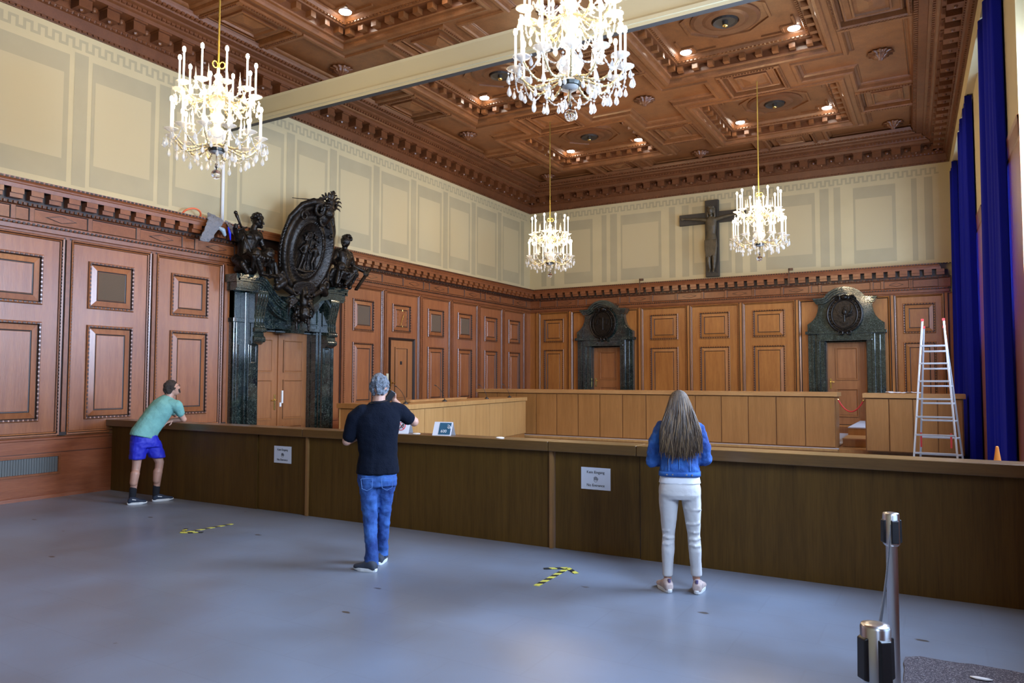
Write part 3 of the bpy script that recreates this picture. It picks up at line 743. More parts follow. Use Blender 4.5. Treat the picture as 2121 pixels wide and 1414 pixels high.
ch0 = build_chandelier()
CH = [((8.25,15.17,4.10), 1.0, 'crystal chandelier with lit candles hanging before the wooden cross'),
      ((3.52,15.17,4.09), 1.0, 'crystal chandelier with lit candles hanging in the far room corner'),
      ((8.30,6.30,4.22), 1.06, 'large crystal chandelier cut by the top frame edge, nearest of the four'),
      ((3.46,6.05,4.26), 1.08, 'crystal chandelier with lit candles before the painted wall, nearest the sculpture wall')]
for i, (p, s, lab) in enumerate(CH):
    o = ch0 if i == 0 else copy_tree(ch0)
    o.location = p; o.scale = (s, s, s); o.rotation_euler = (0,0,.17*i); tag(o, lab, 'chandelier', 'four crystal chandeliers')
    m = MB(); m.tube([(0,0,1.36), (0,0,(HC+.02-p[2])/s)], .011, 8); m.build('rod', M_GOLDC, o)
    for q in range(4):
        a = q*PI/2+.4
        for (r, z) in ((.44, 1.46), (.53, .88)):
            l = bpy.data.lights.new('chandelier light', 'POINT'); l.energy = CH_E*(1.15 if i > 1 else 1); l.color = (1,.74,.42); l.shadow_soft_size = .02
            lo = bpy.data.objects.new('chandelier light', l); C.objects.link(lo); lo.location = (p[0]+r*s*math.cos(a), p[1]+r*s*math.sin(a), p[2]+z*s)
# ------------------------------------------------------------------ sculptural helper: many overlapping solids fused into one surface
def blob(m, name, mats, parent=None, voxel=.012, smooth=3, disp=0, dscale=.1, dmp=None):
    o = m.build(name, mats, parent, normals=True)
    r = o.modifiers.new('fuse', 'REMESH'); r.mode = 'VOXEL'; r.voxel_size = voxel; r.use_smooth_shade = True
    if smooth:
        s = o.modifiers.new('soft', 'SMOOTH'); s.iterations = smooth; s.factor = .5
    if disp:
        t = bpy.data.textures.new('folds', 'CLOUDS'); t.noise_scale = dscale; t.noise_depth = 2
        d = o.modifiers.new('folds', 'DISPLACE'); d.texture = t; d.strength = disp; d.mid_level = .5; d.texture_coords = 'LOCAL'
    return o
def limb(m, pts, rs, n=12):
    pts = [Vector(p) for p in pts]
    # resample so that bends stay round
    P = [pts[0]]; Rr = [rs[0]]
    for i in range(len(pts)-1):
        for k in (1, 2, 3):
            t = k/3; P.append(pts[i].lerp(pts[i+1], t)); Rr.append(rs[i]+(rs[i+1]-rs[i])*t)
    m.tube(P, Rr, n)
    for p, r in zip(pts, rs): m.ball(p, r*.995, 12, 8)
def ringloft(m, rings, n=20, e=2.3):
    """rings: (centre, u vector, v vector) -> closed superelliptic loft"""
    base = len(m.v)
    for (c, u, v) in rings:
        c, u, v = Vector(c), Vector(u), Vector(v)
        for i in range(n):
            t = 2*PI*i/n; ct, st = math.cos(t), math.sin(t)
            a = math.copysign(abs(ct)**(2/e), ct); b = math.copysign(abs(st)**(2/e), st)
            m.v.append(tuple(c + u*a + v*b))
    for k in range(len(rings)-1):
        for i in range(n):
            j = (i+1) % n; a = base+k*n
            m.f.append([a+i, a+j, a+n+j, a+n+i]); m.m.append(0)
    m.f.append([base+i for i in range(n)][::-1]); m.m.append(0)
    a = base+(len(rings)-1)*n; m.f.append([a+i for i in range(n)]); m.m.append(0)

# ------------------------------------------------------------------ big marble doorway
CU = 10.33
port = empty('marble_doorway', (0,0,0)); tag(port, 'dark green marble door surround with swooping cornice below the bronze shield', 'door surround')
for s in (-1, 1):
    U = lambda a: CU + s*a
    def B(m, a0, a1, v0, v1, w0, w1): u0, u1 = sorted((U(a0), U(a1))); m.mbox(fL, u0, u1, v0, v1, w0, w1)
    m = MB(); B(m, 1.08, 1.29, 0, 3.34, 0, .16); B(m, 1.04, 1.10, 0, 3.34, 0, .24); B(m, .83, 1.06, 0, 3.34, 0, .29)
    B(m, .80, .84, 0, 2.72, 0, .22); B(m, .765, .81, 0, 2.70, 0, .16); B(m, 1.07, 1.32, 2.78, 2.86, 0, .19); B(m, 1.07, 1.32, 0, .35, 0, .19); B(m, .80, 1.08, 0, .35, 0, .32)
    B(m, 1.20, 1.24, .35, 2.78, .16, .175)
    u0, u1 = sorted((U(.88), U(1.02)))
    m.rect(fL, u0, u1, 2.02, 2.36, [(0,.291),(0,.305),(.012,.305),(.02,.292)], 0)
    m.build('pillar', M_MARB, port, bevel=.008)
    # console: scrolled bracket
    m = MB(); pr = []
    for (w, v) in [(.29,3.36),(.52,3.36),(.535,3.30),(.52,3.2),(.47,3.05),(.43,2.90),(.42,2.78),(.44,2.70),(.47,2.68),(.46,2.62),(.41,2.60),(.42,2.54),(.43,2.48),(.40,2.40),(.35,2.37),(.29,2.37)]: pr.append((w, v))
    ua, ub = sorted((U(.82), U(1.06))); f2 = lambda w, v, u: fL(u, v, w)
    m.extrude(f2, pr, ua, ub)
    for (w, v, r) in ((.43,2.64,.045),(.40,2.47,.06)): m.tube([fL(ua-.012, v, w), fL(ub+.012, v, w)], r, 16)
    for k in range(4): q = ua+.03+(ub-ua-.06)*k/3; m.tube([fL(q, v, w+.004) for (w, v) in pr[2:8]], .014, 6)
    m.build('console', M_MARB, port, auto=35)
m = MB()
m.mbox(fL, CU-.84, CU+.84, 2.70, 3.10, 0, .20); m.mbox(fL, CU-.84, CU+.84, 2.70, 2.76, .20, .25); m.mbox(fL, CU-1.29, CU+1.29, 2.9, 3.36, 0, .15)
for s in (-1, 1):
    P = [(CU+s*a, v) for (a, v) in [(.24,2.82),(.76,2.82),(.76,3.22),(.70,3.25),(.62,3.24),(.48,3.10),(.34,3.0),(.24,2.96)]]
    if s < 0: P = P[::-1]
    m.ring(fL, P, [(0,.201),(0,.225),(.02,.225),(.035,.203),(.05,.203)], 0)
m.build('lintel', M_MARB, port)
m = MB(); m.extrude(fL, [(CU-.14,2.66),(CU+.14,2.66),(CU+.2,3.2),(CU-.2,3.2)], .15, .42); m.mbox(fL, CU-.17, CU+.17, 2.62, 2.70, 0, .44); m.build('keystone', M_MARB, port, bevel=.01)
path0 = [(1.40,3.64),(.92,3.64),(.86,3.63),(.78,3.58),(.66,3.45),(.52,3.31),(.38,3.22),(.24,3.17),(.10,3.15)]
path = [path0[0], path0[1]]
for i in range(1, len(path0)-1):
    a, b = path0[i], path0[i+1]; pa = path0[i-1] if i > 1 else (2*a[0]-b[0], a[1]); pb = path0[min(i+2, len(path0)-1)]
    for k in (1, 2, 3, 4):
        t_ = k/4; path.append(tuple(.5*(2*a[j]+(b[j]-pa[j])*t_+(2*pa[j]-5*a[j]+4*b[j]-pb[j])*t_*t_+(3*a[j]-pa[j]-3*b[j]+pb[j])*t_**3) for j in (0, 1)))
for s in (-1, 1):
    m = MB()
    for (d0, d1, w) in ((0,.045,.46),(.045,.08,.43),(.08,.12,.40),(.12,.25,.36),(.25,.29,.33)):
        Pt = [(CU+s*a, v-d0) for a, v in path]; Pb = [(CU+s*a, v-d1) for a, v in path][::-1]
        m.extrude(fL, Pt+Pb, 0 if w > .4 else 0, w)
    m.mbox(fL, *(sorted((CU+s*1.36, CU+s*1.44))), 3.50, 3.64, 0, .40)
    Pt = [(CU+s*a, v-.28) for a, v in path]; m.extrude(fL, Pt+[(CU+s*.10,2.8),(CU+s*1.29,2.8),(CU+s*1.29,3.34)], 0, .17)
    m.build('cornice', M_MARB, port, auto=18)

# ------------------------------------------------------------------ small marble doorways of the back wall
for i, (c, what) in enumerate(((2.65, 'green marble door surround with a rounded pediment, nearer the room corner'), (9.27, 'green marble door surround with a rounded pediment, behind the red rope'))):
    t = empty('marble_doorway', (0,0,0)); tag(t, what, 'door surround', 'small marble doorways of the far wall')
    for s in (-1, 1):
        m = MB()
        def B(a0, a1, v0, v1, w0, w1): u0, u1 = sorted((c+s*a0, c+s*a1)); m.mbox(fB, u0, u1, v0, v1, w0, w1)
        B(.66, .90, .35, 2.9, 0, .16); B(.60, .68, .35, 2.9, 0, .22); B(.49, .61, .35, 2.9, 0, .18); B(.47, .50, .35, 2.72, 0, .12); B(.74, .80, .35, 2.86, .16, .19); B(.64, .93, .35, .7, 0, .22)
        m.build('pillar', M_MARB, t, bevel=.01)
    m = MB(); m.mbox(fB, c-.62, c+.62, 2.72, 2.92, 0, .22); m.mbox(fB, c-.95, c+.95, 2.90, 2.98, 0, .26); m.mbox(fB, c-.62, c+.62, 2.72, 2.76, .22, .25); m.build('lintel', M_MARB, t, bevel=.01)
    prof = [(.90,2.98),(.90,3.16),(.84,3.20),(.77,3.26),(.70,3.35),(.655,3.47),(.63,3.60),(.64,3.66)]
    P = [(c+a, v) for a, v in prof] + [(c-a, v) for a, v in prof[::-1]]
    m = MB(); m.extrude(fB, P, 0, .20); P2 = [(c+a*.9, v) for a, v in prof] + [(c-a*.9, v) for a, v in prof[::-1]]; m.extrude(fB, P2, .2, .23)
    m.extrude(fB, [(c+.5*math.cos(a), 3.62+.44*math.sin(a)) for a in [PI*k/14 for k in range(15)]], 0, .2)
    m.build('pediment', M_MARB, t, auto=30)
    m = MB()
    for (r0, r1, w) in ((0,.05,.36),(.05,.10,.31),(.10,.15,.27)):
        O = [(.76-r0*.6,3.82-r0),(.58-r0*.4,3.82-r0)] + [((.53-r0)*math.cos(a), 3.63+(.46-r0)*math.sin(a)) for a in [PI*(k/14) for k in range(2, 13)]] + [(-.58+r0*.4,3.82-r0),(-.76+r0*.6,3.82-r0)]
        I = [(-.76+r1*.6,3.82-r1),(-.56+r1*.4,3.82-r1)] + [((.53-r1)*math.cos(a), 3.63+(.46-r1)*math.sin(a)) for a in [PI*(k/14) for k in range(12, 1, -1)]] + [(.56-r1*.4,3.82-r1),(.76-r1*.6,3.82-r1)]
        n = len(O); 
        for k in range(n-1):
            q = [O[k], O[k+1], I[n-2-k], I[n-1-k]]; m.extrude(fB, [(c+a, v) for a, v in q], 0, w)
    m.build('arched_cornice', M_MARB, t)
    # bronze oval
    m = MB(); cz = 3.39; MM = lambda a, b, w: fB(c+a, cz+b, w)
    def oval(a, b, w0, w1, k=28): m.extrude(fB, [(c+a*math.cos(2*PI*q/k), cz+b*math.sin(2*PI*q/k)) for q in range(k)], w0, w1)
    oval(.40,.45,.2,.31); oval(.27,.34,.31,.34)
    for (a, b, w, r) in ((.40,.45,.31,.03),(.30,.37,.33,.018)):
        m.tube([MM(a*math.cos(2*PI*q/36), b*math.sin(2*PI*q/36), w) for q in range(37)], r, 8)
    for q in range(30): m.ball(MM(.35*math.cos(2*PI*q/30), .41*math.sin(2*PI*q/30), .325), .022, 6, 4)
    for s in (-1, 1):
        m.tube([MM(s*(.10+.05*math.cos(a)), -.47+.05*math.sin(a), .34) for a in [k*.5 for k in range(12)]], .022, 6)
        m.tube([MM(s*(.16+.09*math.cos(a)*(1-a/9)), .40+.08*math.sin(a)*(1-a/9), .34) for a in [k*.5 for k in range(12)]], .022, 6)
    m.ball(MM(0,.43,.33), (.10,.06,.07), 10, 6)
    if i == 0:   # set of scales
        m.tube([MM(.02,-.18,.345), MM(.02,.18,.345)], .012, 6); m.tube([MM(-.13,.15,.345), MM(.17,.13,.345)], .010, 6); m.mbox(fB, c-.06, c+.12, cz-.20, cz-.18, .34, .36)
        for a in (-.13, .17): m.tube([MM(a,.14,.345), MM(a-.05,-.02,.345), MM(a+.05,-.02,.345), MM(a,.14,.345)], .006, 5); m.ball(MM(a,-.03,.345), (.05,.012,.015), 8, 5)
    else:        # lamp with two wings
        m.tube([MM(0,-.22,.345), MM(0,-.02,.345)], .02, 8); m.mbox(fB, c-.07, c+.07, cz-.24, cz-.20, .34, .37); m.ball(MM(0,.05,.35), (.06,.025,.08), 10, 6); m.ball(MM(0,.16,.35), (.02,.015,.05), 8, 5)
        for s in (-1, 1):
            for k in range(5): m.tube([MM(s*.03,-.08,.345), MM(s*(.12+.015*k),-.06+.045*k,.35), MM(s*(.20-.012*k),.0+.06*k,.345)], [.014,.014,.005], 5)
    m.build('bronze_oval', M_BRONZE, t, auto=40)

# ------------------------------------------------------------------ bronze shield, mask and the two seated figures
sh = empty('bronze_shield', (.42, CU, 3.50)); sh.rotation_euler = (0, math.radians(13), 0)
tag(sh, 'large oval dark bronze shield with relief figures and a plumed crest above the marble doorway', 'sculpture')
fS = lambda u, v, w: (w, u, v)           # local: u sideways, v up, w out
def ell(m, cu, cv, a, b, w0, w1, k=40, prof=None):
    pts = [(cu+a*math.cos(2*PI*q/k), cv+b*math.sin(2*PI*q/k)) for q in range(k)]
    m.extrude(fS, pts, w0, w1)
m = MB(); CV = .80; k = 48
prof = [(.62,.86,-.05),(.66,.90,.06),(.64,.88,.14),(.58,.81,.155),(.55,.78,.12),(.47,.68,.085),(.42,.61,.08),(.40,.58,.11),(.375,.55,.11),(.36,.53,.085),(.18,.26,.075),(.01,.01,.075)]
base = 0
for (a, b, w) in prof:
    for q in range(k): m.v.append(fS(a*math.cos(2*PI*q/k), CV+b*math.sin(2*PI*q/k), w))
for r in range(len(prof)-1):
    for q in range(k): m.f.append([r*k+q, r*k+(q+1) % k, (r+1)*k+(q+1) % k, (r+1)*k+q]); m.m.append(0)
m.f.append(list(range(k))[::-1]); m.m.append(0)
m.build('dish', M_BRONZE, sh, smooth=True)
m = MB()
for q in range(26): a = PI*.55+q*.075; m.ball(fS(.67*math.cos(a), CV+.91*math.sin(a), .06), .028, 8, 5)
for q in range(48): a = 2*PI*q/48; m.mbox(fS, *(0,0,0,0,0,0)) if 0 else m.tube([fS(.385*math.cos(a), CV+.565*math.sin(a), .112), fS(.355*math.cos(a+.04), CV+.525*math.sin(a+.04), .10)], .008, 5)
m.tube([fS(.655*math.cos(a), CV+.895*math.sin(a), .06) for a in [PI*.5+q*.12 for q in range(18)]], .02, 6); m.tube([fS(.37*math.cos(2*PI*q/40), CV+.545*math.sin(2*PI*q/40), .098) for q in range(41)], .014, 6)
m.build('beaded_rim', M_BRONZE, sh)
# two relief figures under a tree
m = MB(); wv = .10
def fig(m, cu, s, h=1.0):
    X = lambda a, b: fS(cu+s*a*h, .42+b*h, wv)
    limb(m, [X(-.02,.30), X(-.01,.45)], [.052*h,.062*h]); limb(m, [X(-.03,.28), X(-.05,.14), X(-.09,.0)], [.04*h,.03*h,.018*h]); limb(m, [X(.0,.28), X(.04,.15), X(.01,.0)], [.04*h,.03*h,.018*h])
    limb(m, [X(-.08,.44), X(-.15,.36), X(-.07,.30)], [.024*h,.018*h,.014*h]); limb(m, [X(.05,.44), X(.13,.36), X(.19,.42)], [.024*h,.018*h,.014*h])
    m.ball(X(.0,.56), (.03,.035*h,.042*h), 10, 7); limb(m, [X(-.01,.47), X(0,.54)], [.02*h,.018*h])
    limb(m, [X(-.09,.0), X(-.03,-.02)], [.016*h,.012*h]); limb(m, [X(.01,.0), X(.06,-.02)], [.016*h,.012*h])
fig(m, -.07, 1, 1.0); fig(m, .17, -1, .88)
random.seed(3)
for q in range(34):
    a = random.uniform(0, PI); r = random.uniform(.5, 1); m.ball(fS(.04+.22*r*math.cos(a), .98+.17*r*math.sin(a), .10), .028, 6, 4)
limb(m, [fS(.05,.42,.08), fS(.04,.75,.08), fS(.05,1.0,.09)], [.02,.018,.015]); limb(m, [fS(-.28,.40,.09), fS(0,.36,.10), fS(.26,.41,.09)], [.02,.035,.02])
blob(m, 'relief', M_BRONZE, sh, .009, 1)
# scrolls
m = MB()
def volute(m, cu, cv, r0, turns, s, r, w=.13, a0=0, wid=1):
    pts = []; N = int(turns*16)
    for q in range(N+1):
        a = a0+s*2*PI*q/16; rr = r0*(1-.75*q/N); pts.append(fS(cu+rr*math.cos(a), cv+rr*math.sin(a), w+.02*q/N))
    m.tube(pts, [r*(1-.4*q/N) for q in range(N+1)], 8)
volute(m, .02, 1.62, .17, 1.6, -1, .05, .16, 2.6); volute(m, -.30, 1.42, .11, 1.3, 1, .032, .15, .3); volute(m, .20, 1.38, .09, 1.4, 1, .028, .15, 2); volute(m, .40, 1.40, .12, 1.3, -1, .04, .10, 1.2)
volute(m, .46, 1.15, .06, 1.2, -1, .02, .15, 1.2)
m.tube([fS(-.62,1.02,.02), fS(-.55,1.35,.06), fS(-.35,1.62,.10), fS(-.12,1.74,.14), fS(.08,1.72,.16)], [.03,.05,.06,.07,.06], 10)
m.tube([fS(.66,.9,.02), fS(.62,1.25,.04), fS(.48,1.52,.06), (fS(.30,1.62,.08))], [.04,.06,.07,.05], 10)
for s in (-1, 1):
    volute(m, s*.60, .16, .13, 1.5, s, .05, .10, PI/2); m.tube([fS(s*.70,.45,.02), fS(s*.66,.25,.06), fS(s*.5,.05,.12), fS(s*.25,-.08,.16)], [.04,.06,.07,.06], 8)
    limb(m, [fS(s*.50,.10,.12), fS(s*.62,.0,.12)], [.09,.08])
ell(m, 0, 0.05, .30, .14, .0, .20)
blob(m, 'scroll_frame', M_BRONZE, sh, .014, 1)
# crest with plume, rod and leaves
m = MB(); random.seed(5)
limb(m, [fS(.22,1.45,.08), fS(.28,1.62,.12), fS(.30,1.80,.14)], [.15,.15,.09]); m.ball(fS(.26,1.58,.20), (.10,.13,.12), 12, 8)
for q in range(30):
    a = random.uniform(-.4, 3.4); r = random.uniform(.05, .2); m.ball(fS(.27+r*math.cos(a), 1.72+r*math.sin(a)*.8, .14+random.uniform(-.06,.08)), .035, 6, 4)
for q in range(11):
    a = -.35+q*.36; r = .17; x0, y0 = .28+r*math.cos(a), 1.76+r*.75*math.sin(a)
    m.tube([fS(x0, y0, .13), fS(x0+.07*math.cos(a), y0+.06*math.sin(a)+.03, .14), fS(x0+.13*math.cos(a)+.01, y0+.09*math.sin(a)+.02, .15), fS(x0+.17*math.cos(a)+.02, y0+.09*math.sin(a)-.02, .15)], [.03,.024,.016,.006], 6)
limb(m, [fS(.30,1.84,.14), fS(.31,1.95,.15), fS(.33,2.02,.15)], [.06,.05,.03]); 
for s in (-1, 1): m.tube([fS(.32,1.96,.15), fS(.32+s*.04,2.01,.15), fS(.32+s*.075,2.0,.15)], [.03,.02,.012], 6)
blob(m, 'crest', M_BRONZE, sh, .013, 1)
m = MB(); m.tube([fS(.0,1.78,.10), fS(-.66,1.69,.14)], [.016,.006], 6); m.build('rod', M_BRONZE, sh)

mk = empty('bronze_mask', (.44, CU, 3.0)); tag(mk, 'bronze mask with wild hair and scrolls hanging over the double door', 'sculpture')
m = MB(); m.ball(fS(0,.02,.14), (.14,.125,.17), 16, 12); limb(m, [fS(0,.04,.245), fS(0,-.04,.27)], [.018,.028]); m.ball(fS(-.045,.065,.235), .018, 8, 5); m.ball(fS(.045,.065,.235), .018, 8, 5)
m.tube([fS(-.085,.09,.215), fS(-.04,.105,.25), fS(0,.085,.255), fS(.04,.105,.25), fS(.085,.09,.215)], .016, 6)
m.tube([fS(-.045,-.085,.225), fS(0,-.078,.25), fS(.045,-.085,.225)], .012, 6); m.tube([fS(-.035,-.115,.22), fS(0,-.12,.24), fS(.035,-.115,.22)], .013, 6); m.ball(fS(0,-.15,.20), .035, 8, 6)
for s in (-1, 1): m.ball(fS(s*.07,-.01,.20), .045, 8, 6); m.ball(fS(s*.12,.02,.12), (.03,.02,.045), 8, 6)
random.seed(11)
for q in range(34):
    a = random.uniform(-.9, PI+.9); r = random.uniform(.145, .22); m.ball(fS(r*math.cos(a), .05+r*1.1*math.sin(a), .11+random.uniform(-.07,.07)), random.uniform(.03,.045), 8, 5)
for q in range(12):
    a = PI*1.02+(q-6)*.2+PI/2*0; s = -1 if q < 6 else 1; y = .1-.06*(q % 6)
    m.tube([fS(s*.12, y+.05, .12), fS(s*.17, y-.02, .12), fS(s*.15, y-.10, .13), fS(s*.18, y-.14, .12)], [.03,.03,.024,.01], 6)
blob(m, 'face', M_BRONZE, mk, .009, 1)
m = MB()
for s in (-1, 1):
    pts = [fS(s*(.20+.085*(1-.06*q)*math.cos(.5*q+2.2)), .42+.085*(1-.06*q)*math.sin(.5*q+2.2), .14) for q in range(13)]; m.tube(pts, [.036*(1-.05*q) for q in range(13)], 8)
    for q in range(5): m.tube([fS(s*.12,.25,.10), fS(s*(.24+.02*q),.34-.06*q,.10), fS(s*(.36-.01*q),.30-.09*q,.06)], [.035,.03,.01], 6)
limb(m, [fS(0,.2,.14), fS(0,.42,.16), fS(0,.5,.12)], [.09,.08,.09]); m.ball(fS(0,.34,.24), (.05,.06,.05), 8, 6)
blob(m, 'mask_ornament', M_BRONZE, mk, .013, 1)

def seated(name, label, flip, loc):
    """nude youth sitting with drapery over the thighs; flip mirrors him sideways"""
    t = empty(name, loc); tag(t, label, 'statue', 'two seated bronze figures on the doorway cornice'); s = -1 if flip else 1
    P = lambda u, v, w: (w+(.03 if flip else 0), s*(u-(max(0, v-.25)*.42 if flip else 0)), v)
    m = MB()
    ringloft(m, [(P(-.18,.22,.02), P(0,0,.16), P(.17,0,0)), (P(-.20,.34,.03), P(0,0,.14), P(.17,0,0)), (P(-.19,.48,.03), P(0,0,.135), P(.165,.02,0)), (P(-.15,.64,.04), P(0,0,.15), P(.215,.03,0)), (P(-.12,.76,.04), P(0,0,.13), P(.24,.03,0)), (P(-.10,.84,.04), P(0,0,.08), P(.12,.02,0))])
    m.ball(P(-.22,.70,.155), (.05,.095,.07), 10, 7); m.ball(P(-.04,.72,.155), (.05,.095,.07), 10, 7)
    for a in (0,1,2):
        for b in (-1,1): m.ball(P(-.17+b*.045,.45+.07*a,.135), .035, 8, 5)
    limb(m, [P(-.09,.82,.05), P(-.05,.93,.07)], [.065,.058])
    m.ball(P(.0,1.03,.09), (.105,.10,.13), 14, 10); limb(m, [P(.085,1.05,.12), P(.112,1.0,.13)], [.014,.019]); m.ball(P(.052,.935,.12), (.042,.045,.035), 8, 6); m.ball(P(.065,.96,.12), (.03,.03,.012), 8, 6); m.ball(P(.055,1.075,.12), (.045,.045,.018), 8, 6); m.ball(P(-.02,1.02,.19), (.012,.025,.035), 8, 6)
    random.seed(2)
    for q in range(46):
        a = random.uniform(0, 2*PI); e = random.uniform(.0, 1.4); x, y, z = math.cos(a)*math.cos(e), math.sin(a)*math.cos(e), math.sin(e)
        if x > .55 and z < .45: continue
        m.ball(P(-.01+x*.115, 1.05+z*.12, .09+y*.105), random.uniform(.028,.04), 6, 5)
    # arm to the side holding the long object
    limb(m, [P(-.30,.78,.03), P(-.46,.62,.10), P(-.60,.78,.20)] if not flip else [P(-.30,.78,.03), P(-.42,.52,.14), P(-.66,.42,.26)], [.075,.055,.038])
    limb(m, [P(.08,.80,.03), P(.16,.58,.06), P(.10,.44,.20)], [.072,.052,.036]); hx = (-.60,.82,.22) if not flip else (-.70,.40,.28)
    for (h, d) in ((hx, 1), ((.09,.42,.24), -1)):
        m.ball(P(*h), (.03,.04,.05), 8, 6)
        for q in range(4): limb(m, [P(h[0]-.02, h[1]+.035-.022*q, h[2]+.01), P(h[0]-.04, h[1]+.03-.022*q, h[2]+.045), P(h[0]+.0, h[1]+.025-.022*q, h[2]+.06)], [.013,.012,.009], 8)
        limb(m, [P(h[0]+.03, h[1]+.02, h[2]), P(h[0]+.035, h[1]+.045, h[2]+.045)], [.014,.011], 8)
    # legs
    limb(m, [P(-.12,.26,.05), P(.12,.42,.30), P(.14,.08,.30), P(.13,.0,.29)], [.115,.085,.055,.045]); limb(m, [P(.13,.02,.30), P(.20,.0,.40), P(.22,-.01,.45)], [.042,.038,.028])
    limb(m, [P(-.26,.24,.05), P(-.26,.36,.36), P(-.12,.10,.33), P(-.08,.02,.30)], [.115,.085,.06,.045]); limb(m, [P(-.08,.02,.32), P(-.02,.0,.40)], [.042,.032])
    blob(m, 'body', M_BRONZE, t, .010, 1)
    m = MB()
    random.seed(12)
    limb(m, [P(-.12,.26,.05), P(.10,.43,.30)], [.135,.105]); limb(m, [P(-.26,.24,.05), P(-.26,.37,.35)], [.135,.105])
    for q in range(12):
        a = -.36+.042*q; e = random.uniform(.05,.22); limb(m, [P(a,.36+.03*math.sin(q),.30), P(a+.01,.30,.40+.03*math.sin(q*2)), P(a+.02+random.uniform(-.02,.03),.30-.6*e,.37), P(a+.04,.24-e,.33)], [.045,.036,.030,.018], 8)
    for q in range(5): limb(m, [P(.10+.03*q,.42-.02*q,.24), P(.14+.03*q,.22,.22), P(.15+.028*q,.02+.03*q,.20)], [.045,.034,.02], 8)
    limb(m, [P(-.34,.28,-.05), P(-.38,.18,.15), P(-.33,.03,.22)], [.10,.08,.05]); m.ball(P(-.20,.10,.02), (.20,.22,.12), 12, 8)
    blob(m, 'drapery', M_BRONZE, t, .012, 1, disp=.012, dscale=.05)
    if not flip:
        m = MB(); a = Vector(P(-.62,1.06,.24)); b = Vector(P(-.20,.0,.40)); d = (b-a).normalized(); sd = d.cross(Vector((1,0,0))).normalized()
        g0 = a+d*.30; ringloft(m, [(g0, sd*.030, d.cross(sd)*.012), (g0+d*.35, sd*.026, d.cross(sd)*.010), (b, sd*.015, d.cross(sd)*.006)], 8)
        m.tube([a, a+d*.06, a+d*.12, g0], [.025,.032,.022,.02], 8); m.ball(a, .035, 8, 6); m.tube([g0-sd*.12, g0, g0+sd*.12], [.016,.022,.016], 8)
        m.build('sword', M_BRONZE, t, smooth=True)
    else:
        m = MB(); a = P(-.78,.50,.30); b = P(-.38,-.02,.36)
        for q in range(5): o = .022*math.cos(q*1.26), .022*math.sin(q*1.26); m.tube([(a[0]+o[0],a[1]+o[1],a[2]),(b[0]+o[0],b[1]+o[1],b[2])], .02, 6)
        m.ball(P(-.66,.36,.34), (.03,.09,.06), 8, 6); m.build('bundle_of_rods', M_BRONZE, t)
    return t
seated('bronze_figure', 'seated bronze youth holding a long upright sword, on the near end of the doorway cornice', False, (.28, CU-.97, 3.64))
seated('bronze_figure', 'seated bronze youth holding a slanting bundle of rods, far end of doorway cornice', True, (.28, CU+1.02, 3.64))

# ------------------------------------------------------------------ crucifix
cr = empty('crucifix', (5.89, D-.02, 4.60)); tag(cr, 'large dark wooden cross with carved figure on the far wall', 'crucifix')
M_CROSS = wood('dark cross wood', (.020,.016,.012), (.040,.032,.024), .5, (10,10,2)); M_CORP = simple('dark carved wood', (.075,.055,.028), .45, bump=.4, bscale=40, var=.3, vscale=10)
m = MB(); m.box(-.19, .19, -.10, 0, 0, 2.17); m.build('upright', M_CROSS, cr, bevel=.01)
for (a, b) in ((-.93,-.19),(.19,.93)): m = MB(); m.box(a, b, -.095, 0, 1.52, 1.83); m.build('cross_arm', M_CROSS, cr, bevel=.01)
m = MB(); q = -.16
ringloft(m, [((0,q,.62),(.10,0,0),(0,.06,0)),((0,q,.85),(.17,0,0),(0,.09,0)),((0,q,1.05),(.15,0,0),(0,.09,0)),((0,q,1.20),(.12,0,0),(0,.075,0)),((0,q,1.42),(.15,0,0),(0,.09,0)),((0,q,1.60),(.16,0,0),(0,.075,0)),((0,q,1.68),(.07,0,0),(0,.05,0))])
limb(m, [(0,q,1.66),(0,q-.03,1.76)], [.05,.045]); m.ball((0,q-.05,1.86), (.085,.09,.12), 12, 9); m.ball((0,q-.14,1.85), (.015,.02,.03), 8, 5); m.ball((0,q-.09,1.76), (.05,.04,.05), 8, 6)
for s in (-1, 1):
    limb(m, [(s*.14,q,1.60),(s*.42,q+.01,1.655),(s*.72,q+.02,1.69)], [.055,.042,.030]); m.ball((s*.77,q+.02,1.70), (.05,.02,.03), 8, 6)
    for k in range(4): limb(m, [(s*.80,q+.01,1.72-.018*k),(s*.86,q,1.725-.02*k)], [.010,.007], 6)
    limb(m, [(s*.07,q,.75),(s*.075,q-.03,.42),(s*.055,q,.22)], [.085,.06,.038]); limb(m, [(s*.055,q,.22),(s*.06,q-.07,.13)], [.038,.026]); limb(m, [(s*.08,q,1.90),(s*.10,q,1.74),(s*.09,q+.02,1.62)], [.04,.035,.025])
for k in range(10): a = 2*PI*k/10; m.ball((.085*math.cos(a), q-.04+.085*math.sin(a), 1.95), .022, 6, 4)
blob(m, 'carved_figure', M_CORP, cr, .010, 1)
m = MB()
for k in range(9): x = -.15+.0375*k; limb(m, [(x, q-.07, 1.0), (x*.95, q-.085, .75), (x*.8, q-.08, .55+.02*(k % 3))], [.03,.028,.018], 8)
blob(m, 'loincloth', M_CORP, cr, .010, 1)
